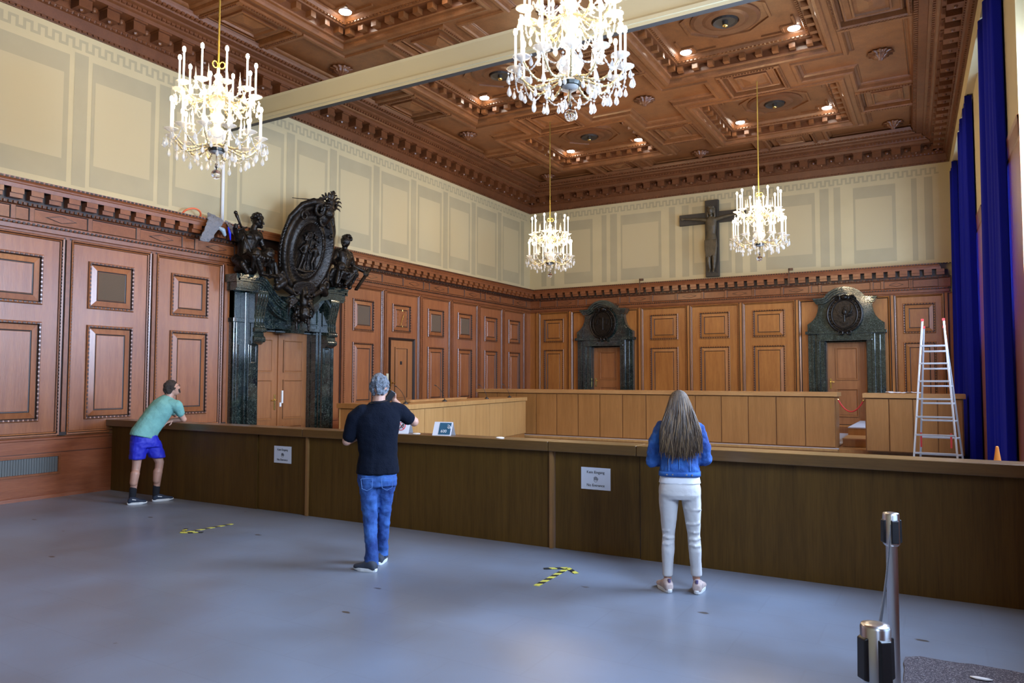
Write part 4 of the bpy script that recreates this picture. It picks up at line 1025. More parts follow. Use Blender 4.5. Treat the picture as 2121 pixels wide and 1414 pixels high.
# ------------------------------------------------------------------ desks, platform
def panelled(m, fn, u0, u1, v0, v1, n, w, gap=.014):
    p = (u1-u0)/n
    for k in range(n): m.mbox(fn, u0+p*k+gap/2, u0+p*(k+1)-gap/2, v0, v1, 0, w, 0)
M_PLAT = simple('pale grey platform carpet', (.42,.42,.48), .8)
pf = MB(); pf.box(0.07, 9.56, 15.72, D-.13, 0, .36, 0); pf.box(9.56, 11.60, 15.9, D-.13, 0, .36, 0)
o = pf.build('platform', M_DESK); tag(o, 'low wooden platform under the long back desk', 'platform', kind='thing')
m = MB(); m.box(.07, 9.56, 15.73, 15.95, .361, .372); m.box(0.07, 9.5, 16.6, D-.15, .361, .372); m.build('carpet', M_PLAT, o)
m = MB(); m.box(.07, 9.56, 15.705, 15.735, .33, .375); m.build('edge_strip', M_DESKL, o)
st = empty('platform_steps', (0,0,0)); tag(st, 'wooden steps between the two long desks, leading to the marble door', 'steps')
for k, (y0, z) in enumerate(((16.55, .53), (17.6, .70))):
    m = MB(); m.box(9.565, 10.03, y0, D-.14 if k else 17.6, .365, z-.01); m.build('step', M_DESK, st)
    m = MB(); m.box(9.565, 10.03, y0-.02, y0+.03, z-.02, z+.003); m.box(9.565, 10.03, y0+.03, (D-.14 if k else 17.6), z-.01, z); m.build('tread', [M_PLAT if k else M_DESKT], st)
def desk(name, label, X0, X1, yf, n, z0, z1, mat_, top, depth=.62, endR=None):
    t = empty(name, (0,0,0)); tag(t, label, 'desk')
    fn = lambda u, v, w: (u, yf - w, v)
    m = MB(); m.box(X0+.02, X1-.02, yf+.006, yf+.05, z0, z1-.09, 0); m.box(X0+.02, X0+.06, yf+.05, yf+depth-.06, z0, z1-.09, 0); m.box(X1-.06, X1-.02, yf+.05, yf+depth-.06, z0, z1-.09, 0); m.box(X0+.06, X1-.06, yf+depth-.10, yf+depth-.06, z0, z1-.09, 0)
    m.build('carcass', wood('desk oak', (.24,.095,.026), (.34,.145,.042), .4, (12,12,.7)), t)
    p = (X1-X0-.06)/n
    for k in range(n):
        m = MB(); m.box(X0+.03+p*k+.009, X0+.03+p*(k+1)-.009, yf-.018, yf, z0+.02, z1-.105); m.build('front_panel', mat_, t, bevel=.003)
    m = MB(); m.box(X0-.02, X1+.02, yf-.05, yf+depth, z1-.085, z1); m.build('desk_top', top, t, bevel=.004)
    return t
t = desk('long_desk', 'very long oak judges desk with panelled front on the low platform', 1.0, 9.53, 15.98, 15, .37, 1.48, M_DESK, M_DESKT)
desk('corner_desk', 'oak desk with panelled front behind the aluminium ladder', 10.05, 11.70, 15.60, 4, .37, 1.475, M_DESK, M_DESKT)
# dock: window light on its long side put into the lighter veneer colour
A = Vector((3.42, 9.9, 0)); Bv = Vector((2.64, 15.55, 0)); dv = (Bv-A); Ln = dv.length; dv.normalize(); nv = Vector((dv.y, -dv.x, 0))   # outward normal
fJ = lambda u, v, w: tuple(A + dv*u + nv*w + Vector((0,0,v)))
t = empty('dock_bench', (0,0,0)); tag(t, 'oak panelled dock coloured as lit by the windows, microphones on its top', 'dock')
m = MB(); m.mbox(fJ, 0.02, Ln-.02, .12, 1.21, -.05, -.005, 0); m.mbox(fJ, 0.05, Ln-.03, 0.0, .44, -.40, -.10, 0); m.build('carcass', M_DESK, t)
p = Ln/8
for k in range(8): m = MB(); m.mbox(fJ, p*k+.008, p*(k+1)-.008, .44, 1.205, -.003, .02); m.build('front_panel', M_DESKL, t, bevel=.003)
m = MB(); m.mbox(fJ, -.03, Ln+.02, 1.215, 1.30, -.42, .05); m.build('desk_top', [M_DESKL], t, bevel=.004)
tag(t, 'panelled oak dock, long side coloured window-lit, microphones on its top, left of the long desk')
m = MB(); m.box(1.99, 2.95, 9.86, 9.92, 0, 1.21); m.box(1.99, 2.03, 9.92, 15.4, 0, 1.21); m.build('carcass', M_DESK, t)
m = MB(); m.box(2.04, 2.60, 9.845, 9.86, .1, 1.2); m.box(2.62, 2.94, 9.845, 9.86, .1, 1.2); m.build('front_panel', M_DESK, t)
m = MB(); m.box(2.022, 2.04, 9.838, 9.86, .0, 1.21); m.build('edge_strip', M_DESKL, t)
m = MB(); m.box(1.97, 2.97, 9.82, 10.3, 1.215, 1.30); m.box(1.97, 2.25, 10.3, 15.4, 1.215, 1.30); m.build('desk_top', M_DESK, t)
fM = lambda u, v, w: tuple(A + dv*u + nv*w + Vector((0,0,v)))
m = MB(); m.mbox(fM, 1.0, 3.4, 1.305, 1.345, -.62, -.44); m.mbox(fM, 1.1, 1.15, 0, 1.305, -.60, -.5); m.mbox(fM, 3.2, 3.25, 0, 1.305, -.60, -.5); o = m.build('shelf_board', M_DESKT); tag(o, 'narrow oak shelf board standing behind the dock top', 'shelf')
mic0 = None
for k, (u, lab) in enumerate(((.42,'gooseneck microphone on the dock top, nearest the visitors'),(1.9,'gooseneck microphone second along the dock top, over the shelf board'),(3.9,'gooseneck microphone third along the dock top from the visitors'),(5.2,'gooseneck microphone at the far end of the dock top'))):
    t = empty('microphone', fM(u, 1.30, -.2)); t.rotation_euler = (0,0,.15*k); tag(t, lab, 'microphone', 'gooseneck microphones on the dock')
    m = MB(); m.lathe([(.05,0),(.05,.012),(.02,.03),(.012,.045)], 14); m.build('base', M_BLACK, t)
    m = MB(); m.tube([(0,0,.04),(-.015,-.02,.12),(-.06,-.05,.22),(-.13,-.09,.30)], .0045, 6); m.build('gooseneck', M_BLACK, t)
    m = MB(); m.tube([(-.13,-.09,.30),(-.17,-.11,.32)], .009, 8); m.build('microphone_head', M_BLACK, t)
# ------------------------------------------------------------------ visitors barrier
YB = 6.86
bar = empty('spectator_barrier', (0,0,0)); tag(bar, 'long dark oak panelled barrier across the room with a wide cap rail', 'barrier')
XR = xs(YB)+.10
for (a, b) in ((.07, 3.375), (4.34, 7.785), (8.775, XR)):
    m = MB(); m.box(a, b, YB, YB+.05, 0.0, 1.0); m.build('panel', M_BAR, bar)
for (a, b) in ((3.385, 4.285), (7.845, 8.765)):
    m = MB(); m.box(a, b, YB+.012, YB+.05, 0.003, 1.0); m.build('gate', M_BAR, bar)
for a in (.0, 4.295, 7.79):
    m = MB(); m.box(a+.002, a+.04, YB-.03, YB+.05, 0, 1.0); m.build('post_strip', wood('strip oak', (.22,.10,.028), (.32,.16,.05), .4, (12,12,.6)), bar, bevel=.003)
for (a, b) in ((.002, 4.28), (4.286, 7.80), (7.806, 8.76), (8.766, XR)):
    m = MB(); m.box(a, b, YB-.08, YB+.22, 1.0, 1.10); m.build('cap_rail', M_BARC, bar, bevel=.006)
# ------------------------------------------------------------------ printed things
M_PAPER = simple('white paper', (.72,.74,.80), .7); M_INK = simple('black print', (.015,.015,.018), .7)
FONT = None
def text(body, size, loc, rot, mat_, parent, name='printed_text', align='CENTER'):
    c = bpy.data.curves.new(name, 'FONT'); c.body = body; c.size = size; c.align_x = align; c.align_y = 'CENTER'; c.extrude = .0004
    c.materials.append(mat_); o = bpy.data.objects.new(name, c); C.objects.link(o); o.location = loc; o.rotation_euler = rot
    bpy.context.view_layer.update(); me = bpy.data.meshes.new_from_object(o); bpy.data.objects.remove(o); o = bpy.data.objects.new(name, me); C.objects.link(o); o.location = loc; o.rotation_euler = rot
    if parent: o.parent = parent
    return o
def handmark(parent, s=1):
    m = MB(); f = lambda u, v, w: (u, -w, v)
    m.tube([f(.018*math.cos(a)*s, -.012*s+.016*s*math.sin(a), .003) for a in [k*PI/6+PI for k in range(7)]], .0012*s, 5)
    for k in range(4): x = (-.016+.0105*k)*s; m.tube([f(x-.003*s, -.012*s, .003), f(x-.003*s, (.020+.006*(k in (1,2)))*s, .003), f(x+.004*s, (.020+.006*(k in (1,2)))*s, .003), f(x+.004*s, -.008*s, .003)], .0011*s, 5)
    m.tube([f(.017*s,-.012*s,.003), f(.030*s,.004*s,.003), f(.026*s,.009*s,.003), f(.016*s,.0,.003)], .0012*s, 5)
    return m.build('hand_symbol', M_INK, parent)
for (x, z, lab) in ((3.845, .742, 'white no entrance paper sign on the barrier gate between the two men'), (8.30, .738, 'white no entrance paper sign on the barrier gate beside the woman')):
    o = empty('paper_sign', (x, YB+.008, z)); tag(o, lab, 'sign', 'paper signs on the barrier gates')
    m = MB(); m.box(-.16, .16, 0, .002, -.105, .115); m.build('sheet', M_PAPER, o)
    text('Kein Eingang', .038, (0,-.003,.068), (PI/2,0,0), M_INK, o); text('No Entrance', .038, (0,-.003,-.062), (PI/2,0,0), M_INK, o); handmark(o, 1)
def tent(name, loc, rz, lab, cat, w=.20, h=.155, d=.07):
    o = empty(name, loc, rz); tag(o, lab, cat)
    m = MB(); f = lambda u, v, w_: (u, w_, v)
    m.add([(-w/2,-d,0),(w/2,-d,0),(w/2,0,h),(-w/2,0,h),(-w/2,-d+.002,0),(w/2,-d+.002,0),(w/2,.002,h),(-w/2,.002,h)], [(0,1,2,3),(4,7,6,5),(0,4,5,1),(1,5,6,2),(3,2,6,7),(0,3,7,4)])
    m.add([(-w/2,d,0),(w/2,d,0),(w/2,0,h),(-w/2,0,h),(-w/2,d-.002,0),(w/2,d-.002,0)], [(0,1,2,3),(4,5,2,3),(0,4,5,1)])
    m.build('card', M_PAPER, o); return o
al = math.atan2(.155, .07)
o = tent('table_tent_card', (5.79, YB+.07, 1.10), .25, 'white folded card with a red ring symbol on the barrier beside the man in black', 'card')
M_REDI = simple('red print', (.6,.02,.03), .7)
def on_card(u, v, off=.003): return (u, -.07+v*.07/.155-off*math.sin(al), v+off*math.cos(al))
m = MB(); m.tube([on_card(.045*math.cos(a), .082+.045*math.sin(a)) for a in [2*PI*k/28 for k in range(29)]], .004, 6); m.tube([on_card(-.03, .112), on_card(.03, .052)], .0035, 6); m.build('prohibition_ring', M_REDI, o)
m = MB(); m.tube([on_card(-.022,.055), on_card(-.005,.078), on_card(.012,.10)], .006, 6); m.tube([on_card(.0,.065), on_card(.022,.075), on_card(.018,.105)], .004, 6); m.ball(on_card(.012,.108), .007, 8, 5); m.build('camera_symbol', M_INK, o)
o = tent('table_tent_card', (6.385, YB+.07, 1.10), .2, 'white folded card with a dark blue 600 field on the barrier top', 'card', .23, .15, .07)
M_NAVY = simple('dark blue print', (.02,.10,.17), .6)
al = math.atan2(.15, .07)
def oc2(u, v, off=.002): return (u, -.07+v*.07/.15-off*math.sin(al), v+off*math.cos(al))
m = MB(); m.add([oc2(-.045,.01),oc2(.10,.01),oc2(.10,.14),oc2(-.045,.14)], [(0,1,2,3)]); m.build('printed_field', M_NAVY, o, normals=False)
text('600', .05, oc2(.018,.045,.004), (al,0,0), M_WHITE, o)
m = MB()
for r in (.014, .028, .042): m.tube([oc2(.055+r*math.cos(a), .075+r*math.sin(a), .004) for a in [PI*k/10 for k in range(0, 6)]], .003, 5)
m.build('radio_waves', M_WHITE, o)
text('Audioguide', .014, oc2(-.08,.10,.003), (al,0,0), M_INK, o) if False else None
for (x, lab) in ((6.02, 'small flat white disc on the barrier top between the two folded cards'), (7.16, 'small flat white disc on the barrier top towards the woman')):
    m = MB(); m.lathe([(.045,0),(.048,.006),(.03,.012)], 18); o = m.build('cap_disc', M_WHITE); o.location = (x, YB+.03, 1.10); tag(o, lab, 'disc', 'flat discs on the barrier')
# ------------------------------------------------------------------ red rope, cloth, ladder
rp = empty('barrier_rope', (0,0,0)); tag(rp, 'red rope slung between the long desk and the corner desk', 'rope')
m = MB(); a = Vector((9.56, 15.93, 1.34)); b = Vector((10.04, 15.66, 1.33))
m.tube([a.lerp(b, t/12)-Vector((0,0,.30*4*(t/12)*(1-t/12)*.75)) for t in range(13)], .014, 8); m.build('rope', simple('red velvet rope', (.55,.03,.03), .6), rp)
m = MB(); m.ball(a, .02, 8, 6); m.ball(b, .02, 8, 6); m.build('hook', M_BRASS, rp)
m = MB(); random.seed(9); nx, ny = 16, 6
for j in range(ny):
    for i in range(nx): m.v.append((10.42+.60*i/(nx-1)+random.uniform(-.01,.01)*(0 < i < nx-1), 15.60+.24*j/(ny-1)+.02*math.sin(i*1.3)-.03*(j == 0)*math.sin(i*.9), 1.482+random.uniform(0,.035)))
for j in range(ny-1):
    for i in range(nx-1): a_ = j*nx+i; m.f.append([a_, a_+1, a_+nx+1, a_+nx]); m.m.append(0)
o = m.build('cloth', simple('white cotton cloth', (.75,.76,.82), .8), smooth=True); s_ = o.modifiers.new('t', 'SOLIDIFY'); s_.thickness = .006; o.modifiers.new('s', 'SUBSURF').render_levels = 1
tag(o, 'crumpled white cloth lying on the corner desk', 'cloth')
ld = empty('stepladder', (0,0,0)); tag(ld, 'tall aluminium stepladder standing before the corner desk', 'ladder')
YL = 13.5
def rung_frame(y_top, y_bot, xl0, xr0, xl1, xr1, zt, zrs, deep=.06):
    for (x0, x1) in ((xl0, xl1), (xr0, xr1)):
        m = MB(); P0 = Vector((x0, y_top, zt)); P1 = Vector((x1, y_bot, 0)); d = .030
        for (p, q) in ((P0, P1),): m.add([(p.x-d/2,p.y-deep/2,p.z),(p.x+d/2,p.y-deep/2,p.z),(p.x+d/2,p.y+deep/2,p.z),(p.x-d/2,p.y+deep/2,p.z),(q.x-d/2,q.y-deep/2,q.z),(q.x+d/2,q.y-deep/2,q.z),(q.x+d/2,q.y+deep/2,q.z),(q.x-d/2,q.y+deep/2,q.z)], [(0,1,2,3),(4,7,6,5),(0,4,5,1),(1,5,6,2),(2,6,7,3),(3,7,4,0)])
        m.build('rail', M_ALU, ld, bevel=.004)
        m = MB(); m.box(P0.x-.02, P0.x+.02, P0.y-.036, P0.y+.036, zt-.028, zt+.010); m.build('end_cap', M_REDP, ld)
    for z in zrs:
        t = 1-z/zt; xl = xl0+(xl1-xl0)*t; xr = xr0+(xr1-xr0)*t; y = y_top+(y_bot-y_top)*t
        m = MB(); m.box(xl, xr, y-.030, y+.030, z-.014, z+.014); m.build('rung', M_ALU, ld, bevel=.003)
rung_frame(YL+.10, YL-.25, 11.10, 11.395, 10.90, 11.56, 2.71, [.30+.283*k for k in range(8)], .05)
rung_frame(YL+.22, YL+.75, 11.115, 11.40, 10.99, 11.66, 2.60, [.22+.283*k for k in range(8)], .04)
for x in (11.03, 11.46):
    m = MB(); m.box(x-.014, x+.014, YL+.55, YL+.58, .62, .86); m.build('red_clip', M_REDP, ld)
# ------------------------------------------------------------------ curtains
def curtain(y0, y1, lab, ztop=6.74, fold=.30, amp=.085, off=.0, seed=0):
    random.seed(seed); t = empty('curtain', (0,0,0)); tag(t, lab, 'curtain', 'blue curtains of the window wall')
    m = MB(); N = int((y1-y0)/.018); Z = [ztop-.04, 6.2, 5.2, 4.0, 3.0, 2.0, 1.0, .03]; ph = random.uniform(0, 6)
    for k, z in enumerate(Z):
        sp = 1+.08*(ztop-z)/ztop
        for i in range(N+1):
            s = i/N; y = (y0+y1)/2+(s-.5)*(y1-y0)*sp
            a = 2*PI*(s*(y1-y0)/fold)+ph+.5*math.sin(z*.6+s*3)
            x = xs(y)+.045+off-amp*.45*(1+.25*math.sin(s*9+z*.3))*math.sin(a)-.02*math.sin(a*.37+1)-.012*(ztop-z)*.3
            if s < .12: x = xs(y)+.10-.15*min(1, s/.07)+(x-(xs(y)-.05))*min(1, s/.12); y = y0-.04*(ztop-z)/ztop+(.0 if s < .07 else (s-.07)/.05*.12*(y1-y0)*sp)-(y1-y0)*(sp-1)/2
            m.v.append((x, y, z))
    for k in range(len(Z)-1):
        for i in range(N): a = k*(N+1)+i; m.f.append([a, a+1, a+N+2, a+N+1]); m.m.append(0)
    o = m.build('drape', M_CURT, t, smooth=True); sd = o.modifiers.new('t', 'SOLIDIFY'); sd.thickness = .008
    m = MB(); m.add([(xs(y0)+.03,y0,ztop-.02),(xs(y0)+.06,y0,ztop-.02),(xs(y1)+.06,y1,ztop-.02),(xs(y1)+.03,y1,ztop-.02),(xs(y0)+.03,y0,ztop+.01),(xs(y0)+.06,y0,ztop+.01),(xs(y1)+.06,y1,ztop+.01),(xs(y1)+.03,y1,ztop+.01)], [(0,3,2,1),(4,5,6,7),(0,1,5,4),(1,2,6,5),(2,3,7,6),(3,0,4,7)]); m.build('curtain_rail', M_WHITE, t)
    return t
curtain(10.3, 12.5, 'blue floor-length velvet curtain nearest the visitors barrier', seed=1)
curtain(14.9, 17.1, 'blue floor-length velvet curtain beside the stepladder, middle one of the three', seed=2)
curtain(19.3, 20.40, 'blue floor-length velvet curtain in the far room corner', seed=3)
# ------------------------------------------------------------------ people
M_SKIN = simple('skin', (.50,.27,.19), .5, var=.06, vscale=14); M_SKIN.node_tree.nodes['Principled BSDF'].inputs['Subsurface Weight'].default_value = .05
def denim(name, c1, c2, c3=None):
    m, nt, b = mat(name); L = nt.links; tc = nt.nodes.new('ShaderNodeTexCoord')
    n = nt.nodes.new('ShaderNodeTexNoise'); n.inputs['Scale'].default_value = 6; n.inputs['Detail'].default_value = 5; L.new(tc.outputs['Object'], n.inputs['Vector'])
    n2 = nt.nodes.new('ShaderNodeTexNoise'); n2.inputs['Scale'].default_value = 220; L.new(tc.outputs['Object'], n2.inputs['Vector'])
    mx = nt.nodes.new('ShaderNodeMix'); mx.data_type = 'FLOAT'; mx.inputs[0].default_value = .22; L.new(n.outputs['Fac'], mx.inputs[2]); L.new(n2.outputs['Fac'], mx.inputs[3])
    r = nt.nodes.new('ShaderNodeValToRGB'); L.new(mx.outputs[0], r.inputs[0]); r.color_ramp.elements[0].position = .38; r.color_ramp.elements[1].position = .64
    r.color_ramp.elements[0].color = (*c1,1); r.color_ramp.elements[1].color = (*c2,1); L.new(r.outputs[0], b.inputs['Base Color']); b.inputs['Roughness'].default_value = .85
    bp = nt.nodes.new('ShaderNodeBump'); bp.inputs['Strength'].default_value = .3; bp.inputs['Distance'].default_value = .01; L.new(n2.outputs['Fac'], bp.inputs['Height']); L.new(bp.outputs[0], b.inputs['Normal'])
    return m
def person(name, loc, label):
    v = Vector((loc[0]-11.3174, loc[1], 0)).normalized()
    t = empty(name, (loc[0], loc[1], 0), math.atan2(-v.x, v.y)); tag(t, label, 'person', 'visitors at the barrier'); return t
def hand(m, w, d, n, s=1.0, curl=.9, side=1):
    """w wrist point, d direction of the fingers, n normal of the palm (palm side), side: +1 thumb towards d x n"""
    w, d, n = Vector(w), Vector(d).normalized(), Vector(n); n = (n - d*n.dot(d)).normalized(); x = d.cross(n)*side
    ringloft(m, [(w, x*.024*s, n*.017*s), (w+d*.035*s, x*.036*s, n*.016*s), (w+d*.085*s, x*.040*s, n*.013*s), (w+d*.095*s, x*.036*s, n*.010*s)], 12, 2.4)
    for k, (o, l) in enumerate(((.030, .070), (.011, .078), (-.009, .073), (-.028, .058))):
        p = w+d*.088*s+x*o*s; dd = d.copy(); pts = [p]
        for j, f in enumerate((.45, .32, .27)):
            a = curl*(.45+.35*j)*(1+.08*k); dd = (d*math.cos(a)+n*math.sin(a)); p = p+dd*l*f*s; pts.append(p)
        limb(m, pts, [.0095*s, .009*s, .008*s, .007*s], 8)
    p = w+d*.025*s+x*.030*s; q = p+(d*.5+x*.7+n*.35).normalized()*.042*s; r = q+(d*.9+n*.5).normalized()*.034*s
    limb(m, [w+d*.015*s+x*.012*s, p, q, r], [.014*s, .013*s, .011*s, .009*s], 8)
def head(m, c, f, up, s=1.0):
    """skull with face; f facing direction"""
    c, f, up = Vector(c), Vector(f).normalized(), Vector(up); up = (up-f*up.dot(f)).normalized(); x = f.cross(up)
    Mx = Matrix((x, f, up)).transposed()
    P = lambda a, b, d: c + Mx @ Vector((a*s, b*s, d*s))
    M3 = Mx.to_3x3()
    m.ball(c, (.076*s,.095*s,.105*s), 20, 14, M=M3); m.ball(P(0,-.025,.015), (.077*s,.085*s,.088*s), 16, 12, M=M3); m.ball(P(0,.03,-.055), (.058*s,.062*s,.062*s), 14, 10, M=M3); m.ball(P(0,.070,-.095), (.026*s,.022*s,.02*s), 8, 6, M=M3)
    limb(m, [P(0,.092,.018), P(0,.112,-.022)], [.009*s,.015*s], 8); m.ball(P(-.012,.103,-.027), .009*s, 8, 5); m.ball(P(.012,.103,-.027), .009*s, 8, 5)
    for q in (-1, 1):
        m.ball(P(q*.032,.080,.028), (.022*s,.012*s,.008*s), 8, 6, M=M3); m.ball(P(q*.045,.062,-.02), .022*s, 8, 6)
        m.ball(P(q*.078,-.005,-.005), (.010*s,.020*s,.032*s), 10, 8, M=M3); m.ball(P(q*.083,-.010,.012), (.010*s,.014*s,.014*s), 8, 6, M=M3)
        m.tube([P(q*.050,.055,.03), P(q*.078,.0,.0)], .012*s, 6)
    m.tube([P(-.022,.092,-.055), P(0,.099,-.053), P(.022,.092,-.055)], .006*s, 6); m.tube([P(-.018,.089,-.066), P(0,.096,-.068), P(.018,.089,-.066)], .007*s, 6)
    return P, M3
def eyes(P, parent, s=1.0):
    m = MB()
    for q in (-1, 1): m.ball(P(q*.031,.076,.010), .0125*s, 10, 8)
    m.build('eye', simple('eye white', (.7,.7,.68), .2), parent, smooth=True)
def shoe(t, heel, toe, mats, h=.075, w=.046, name='shoe', ankle=None):
    heel, toe = Vector(heel), Vector(toe); d = (toe-heel); L_ = d.length; d.normalize(); x = Vector((d.y,-d.x,0)); z = Vector((0,0,1))
    m = MB(); f = lambda s_, hh: heel+d*L_*s_+z*hh
    ringloft(m, [(f(.01,.045), x*.030, z*.030), (f(.10,.052), x*.040, z*.045), (f(.24,.062), x*.042, z*.050), (f(.42,.055), x*.040, z*.045), (f(.62,.042), x*.046, z*.034), (f(.82,.036), x*.046, z*.026), (f(.95,.032), x*.034, z*.020), (f(.99,.030), x*.016, z*.012)], 16, 2.4)
    limb(m, [f(.20,.055), f(.20,.078)], [.040,.034], 10)
    up = blob(m, name, mats[0], t, .008, 3)
    m = MB(); pts = []; n = 22
    for q in range(n):
        a = 2*PI*q/n; s_ = .5+.52*math.cos(a)*1.0; ww = w*(1.0 if s_ > .45 else .86)*abs(math.sin(a))**.75*(1 if math.sin(a) > 0 else -1)
        pts.append((s_, ww))
    base = 0
    for hh, k in ((.0,.94),(.008,1.0),(.026,1.02),(.032,.99)):
        for (s_, ww) in pts: p = heel+d*L_*(.5+(s_-.5)*k)+x*ww*k+z*(hh+(.008 if s_ > .8 and hh < .01 else 0)); m.v.append(tuple(p))
    for r in range(3):
        for q in range(n): m.f.append([r*n+q, r*n+(q+1) % n, (r+1)*n+(q+1) % n, (r+1)*n+q]); m.m.append(0)
    m.f.append(list(range(n))[::-1]); m.f.append([3*n+q for q in range(n)]); m.m += [0,0]
    m.build('sole', mats[1], up)
    return up, f, x
def hair_cap(parent, P, M3, mat_, s=1.0, cut=-.02, seed=1, name='hair', back=-.09, front=.055, r=.016, n=170, sides=True):
    random.seed(seed); m = MB(); m.ball(P(0,-.022,.030), (.078*s,.090*s,.088*s), 16, 12, M=M3)
    for q in range(n):
        a = random.uniform(0, 2*PI); e = random.uniform(-.9, 1.5); ce = math.cos(e)
        x, y, z = ce*math.cos(a)*.082, ce*math.sin(a)*.100-.012, math.sin(e)*.105+.012
        if y > .045 and z < .062: continue
        if z < cut+max(0, (y+.03))*1.0: continue
        if z < back: continue
        p = P(x, y, z); q2 = P(x*1.02, y-.018, z+(.006 if z > .05 else -.018)); limb(m, [p, q2], [r*s, r*.6*s], 6)
    return blob(m, name, mat_, parent, .009, 1)

# ---- man in a black t-shirt, taking a picture
t = person('person', (6.80, 5.30), 'man in black t-shirt and blue jeans seen from behind, standing in the middle')
M_JEAN = denim('blue jeans denim', (.008,.032,.16), (.045,.14,.42)); M_TEEB = simple('black cotton', (.004,.006,.013), .95, spec=.15, bump=.3, bscale=90); M_GREYH = simple('grey hair', (.16,.18,.21), .6, bump=1, bscale=120, var=.65, vscale=45)
m = MB()
limb(m, [(-.09,.01,.92),(-.065,.02,.48),(-.045,-.06,.10)], [.075,.050,.036]); limb(m, [(.085,.02,.92),(.06,.09,.48),(.045,.20,.10)], [.075,.050,.036])
ringloft(m, [((0,0,.86),(.13,0,0),(0,.09,0)),((0,0,1.0),(.13,0,0),(0,.09,0)),((-.01,.01,1.2),(.14,0,0),(0,.09,0)),((-.02,.01,1.40),(.155,0,0),(0,.09,0)),((-.015,.01,1.48),(.08,0,0),(0,.06,0))])
limb(m, [(-.015,.01,1.44),(-.0,.025,1.53),(.008,.035,1.60)], [.075,.060,.058])
limb(m, [(-.18,.0,1.395),(-.285,.02,1.17),(-.13,.27,1.22)], [.058,.044,.029]); limb(m, [(.165,.05,1.455),(.335,.13,1.335),(.15,.24,1.53)], [.058,.046,.029])
hand(m, (-.13,.27,1.22), (.5,.8,.2), (0,-.3,-1), 1.0, .5, -1); hand(m, (.15,.24,1.53), (-.5,.1,.8), (-.6,-.6,.1), 1.0, 1.0, 1)
P_, M3_ = head(m, (.012,.055,1.675), (.30,.90,.22), (-.12,-.15,1)); body = blob(m, 'body', M_SKIN, t, .0075, 2)
eyes(P_, body)
hair_cap(body, P_, M3_, M_GREYH, 1.0, cut=-.05, seed=4, r=.014)
m = MB()
ringloft(m, [((.0,-.010,.875),(.194,0,0),(0,.145,0)),((.0,-.008,.93),(.190,0,0),(0,.138,0)),((-.0,.0,1.05),(.172,0,0),(0,.115,0)),((-.008,.0,1.2),(.182,0,0),(0,.12,0)),((-.012,.0,1.32),(.205,0,0),(0,.125,0)),((-.014,.01,1.41),(.205,0,.012),(0,.115,0)),((-.012,.01,1.47),(.16,0,.02),(0,.09,0)),((-.008,.015,1.505),(.10,0,.012),(0,.075,0)),((-.006,.02,1.535),(.072,0,.008),(0,.066,0))], 24, 2.3)
limb(m, [(-.15,.0,1.43),(-.21,.0,1.38),(-.262,.01,1.22)], [.075,.076,.062]); limb(m, [(.12,.02,1.45),(.19,.06,1.44),(.275,.105,1.375)], [.072,.074,.064])
shirt = blob(m, 'tshirt', M_TEEB, t, .010, 3, disp=.016, dscale=.09); shirt.modifiers['folds'].mid_level = .2
m = MB()
ringloft(m, [((-.005,0,.96),(.165,0,0),(0,.11,0)),((-.005,-.005,.90),(.178,0,0),(0,.122,0)),((-.003,-.01,.82),(.180,0,0),(0,.130,0)),((0,-.005,.76),(.172,0,0),(0,.118,0))], 24, 2.4)
ringloft(m, [((-.085,-.012,.86),(.090,0,0),(0,.115,0)),((-.080,-.01,.74),(.088,0,0),(0,.10,0)),((-.072,.005,.60),(.076,0,0),(0,.085,0)),((-.066,.012,.47),(.064,0,0),(0,.072,0)),((-.058,-.01,.34),(.060,0,0),(0,.068,0)),((-.050,-.04,.20),(.057,0,0),(0,.064,0)),((-.047,-.055,.10),(.062,0,0),(0,.068,0)),((-.047,-.058,.05),(.064,0,0),(0,.07,0))], 18, 2.2)
ringloft(m, [((.083,.0,.86),(.088,0,0),(0,.115,0)),((.080,.02,.74),(.080,0,0),(0,.10,0)),((.070,.06,.60),(.068,0,0),(0,.083,0)),((.062,.09,.47),(.058,0,0),(0,.070,0)),((.055,.13,.34),(.054,0,0),(0,.064,0)),((.050,.17,.20),(.052,0,0),(0,.060,0)),((.046,.20,.12),(.055,0,0),(0,.062,0)),((.046,.20,.07),(.056,0,0),(0,.064,0))], 18, 2.2)
jeans = blob(m, 'jeans', M_JEAN, t, .009, 2, disp=.030, dscale=.07)
M_SHOED = simple('dark grey canvas shoe', (.035,.042,.06), .8); M_SOLE = simple('white rubber sole', (.75,.75,.73), .5)
shoe(t, (-.005,-.13,0), (-.205,.02,0), (M_SHOED, M_SOLE)); shoe(t, (.015,.11,0), (.075,.37,0), (M_SHOED, M_SOLE))
for (x0, sx) in ((-.095, 1), (.085, -1)):
    m = MB(); y = -.145; m.tube([(x0-.055,y+.006,.84),(x0+.05,y,.845),(x0+.045,y-.002,.76),(x0+.0,y-.004,.735),(x0-.045,y,.755),(x0-.055,y+.006,.84)], .0022, 5); m.build('back_pocket', simple('jeans seam', (.10,.22,.50), .8), jeans)
cm_ = empty('camera', (0,0,0)); cm_.matrix_world = t.matrix_basis @ Matrix.Identity(4) if False else Matrix.Identity(4)
Tm = Matrix.Translation((6.80,5.30,0)) @ Matrix.Rotation(t.rotation_euler[2], 4, 'Z')
cm_.matrix_world = Tm; tag(cm_, 'small black camera with a neck strap held up by the man in black', 'camera')
Mr = Matrix.Rotation(.5, 3, 'Z')
m = MB(); c0 = Vector((.098,.20,1.585))
vs = [c0+Matrix.Rotation(.6,3,'Y') @ Mr @ Vector((a*.030,b*.035,c*.055)) for a in (-1,1) for b in (-1,1) for c in (-1,1)]
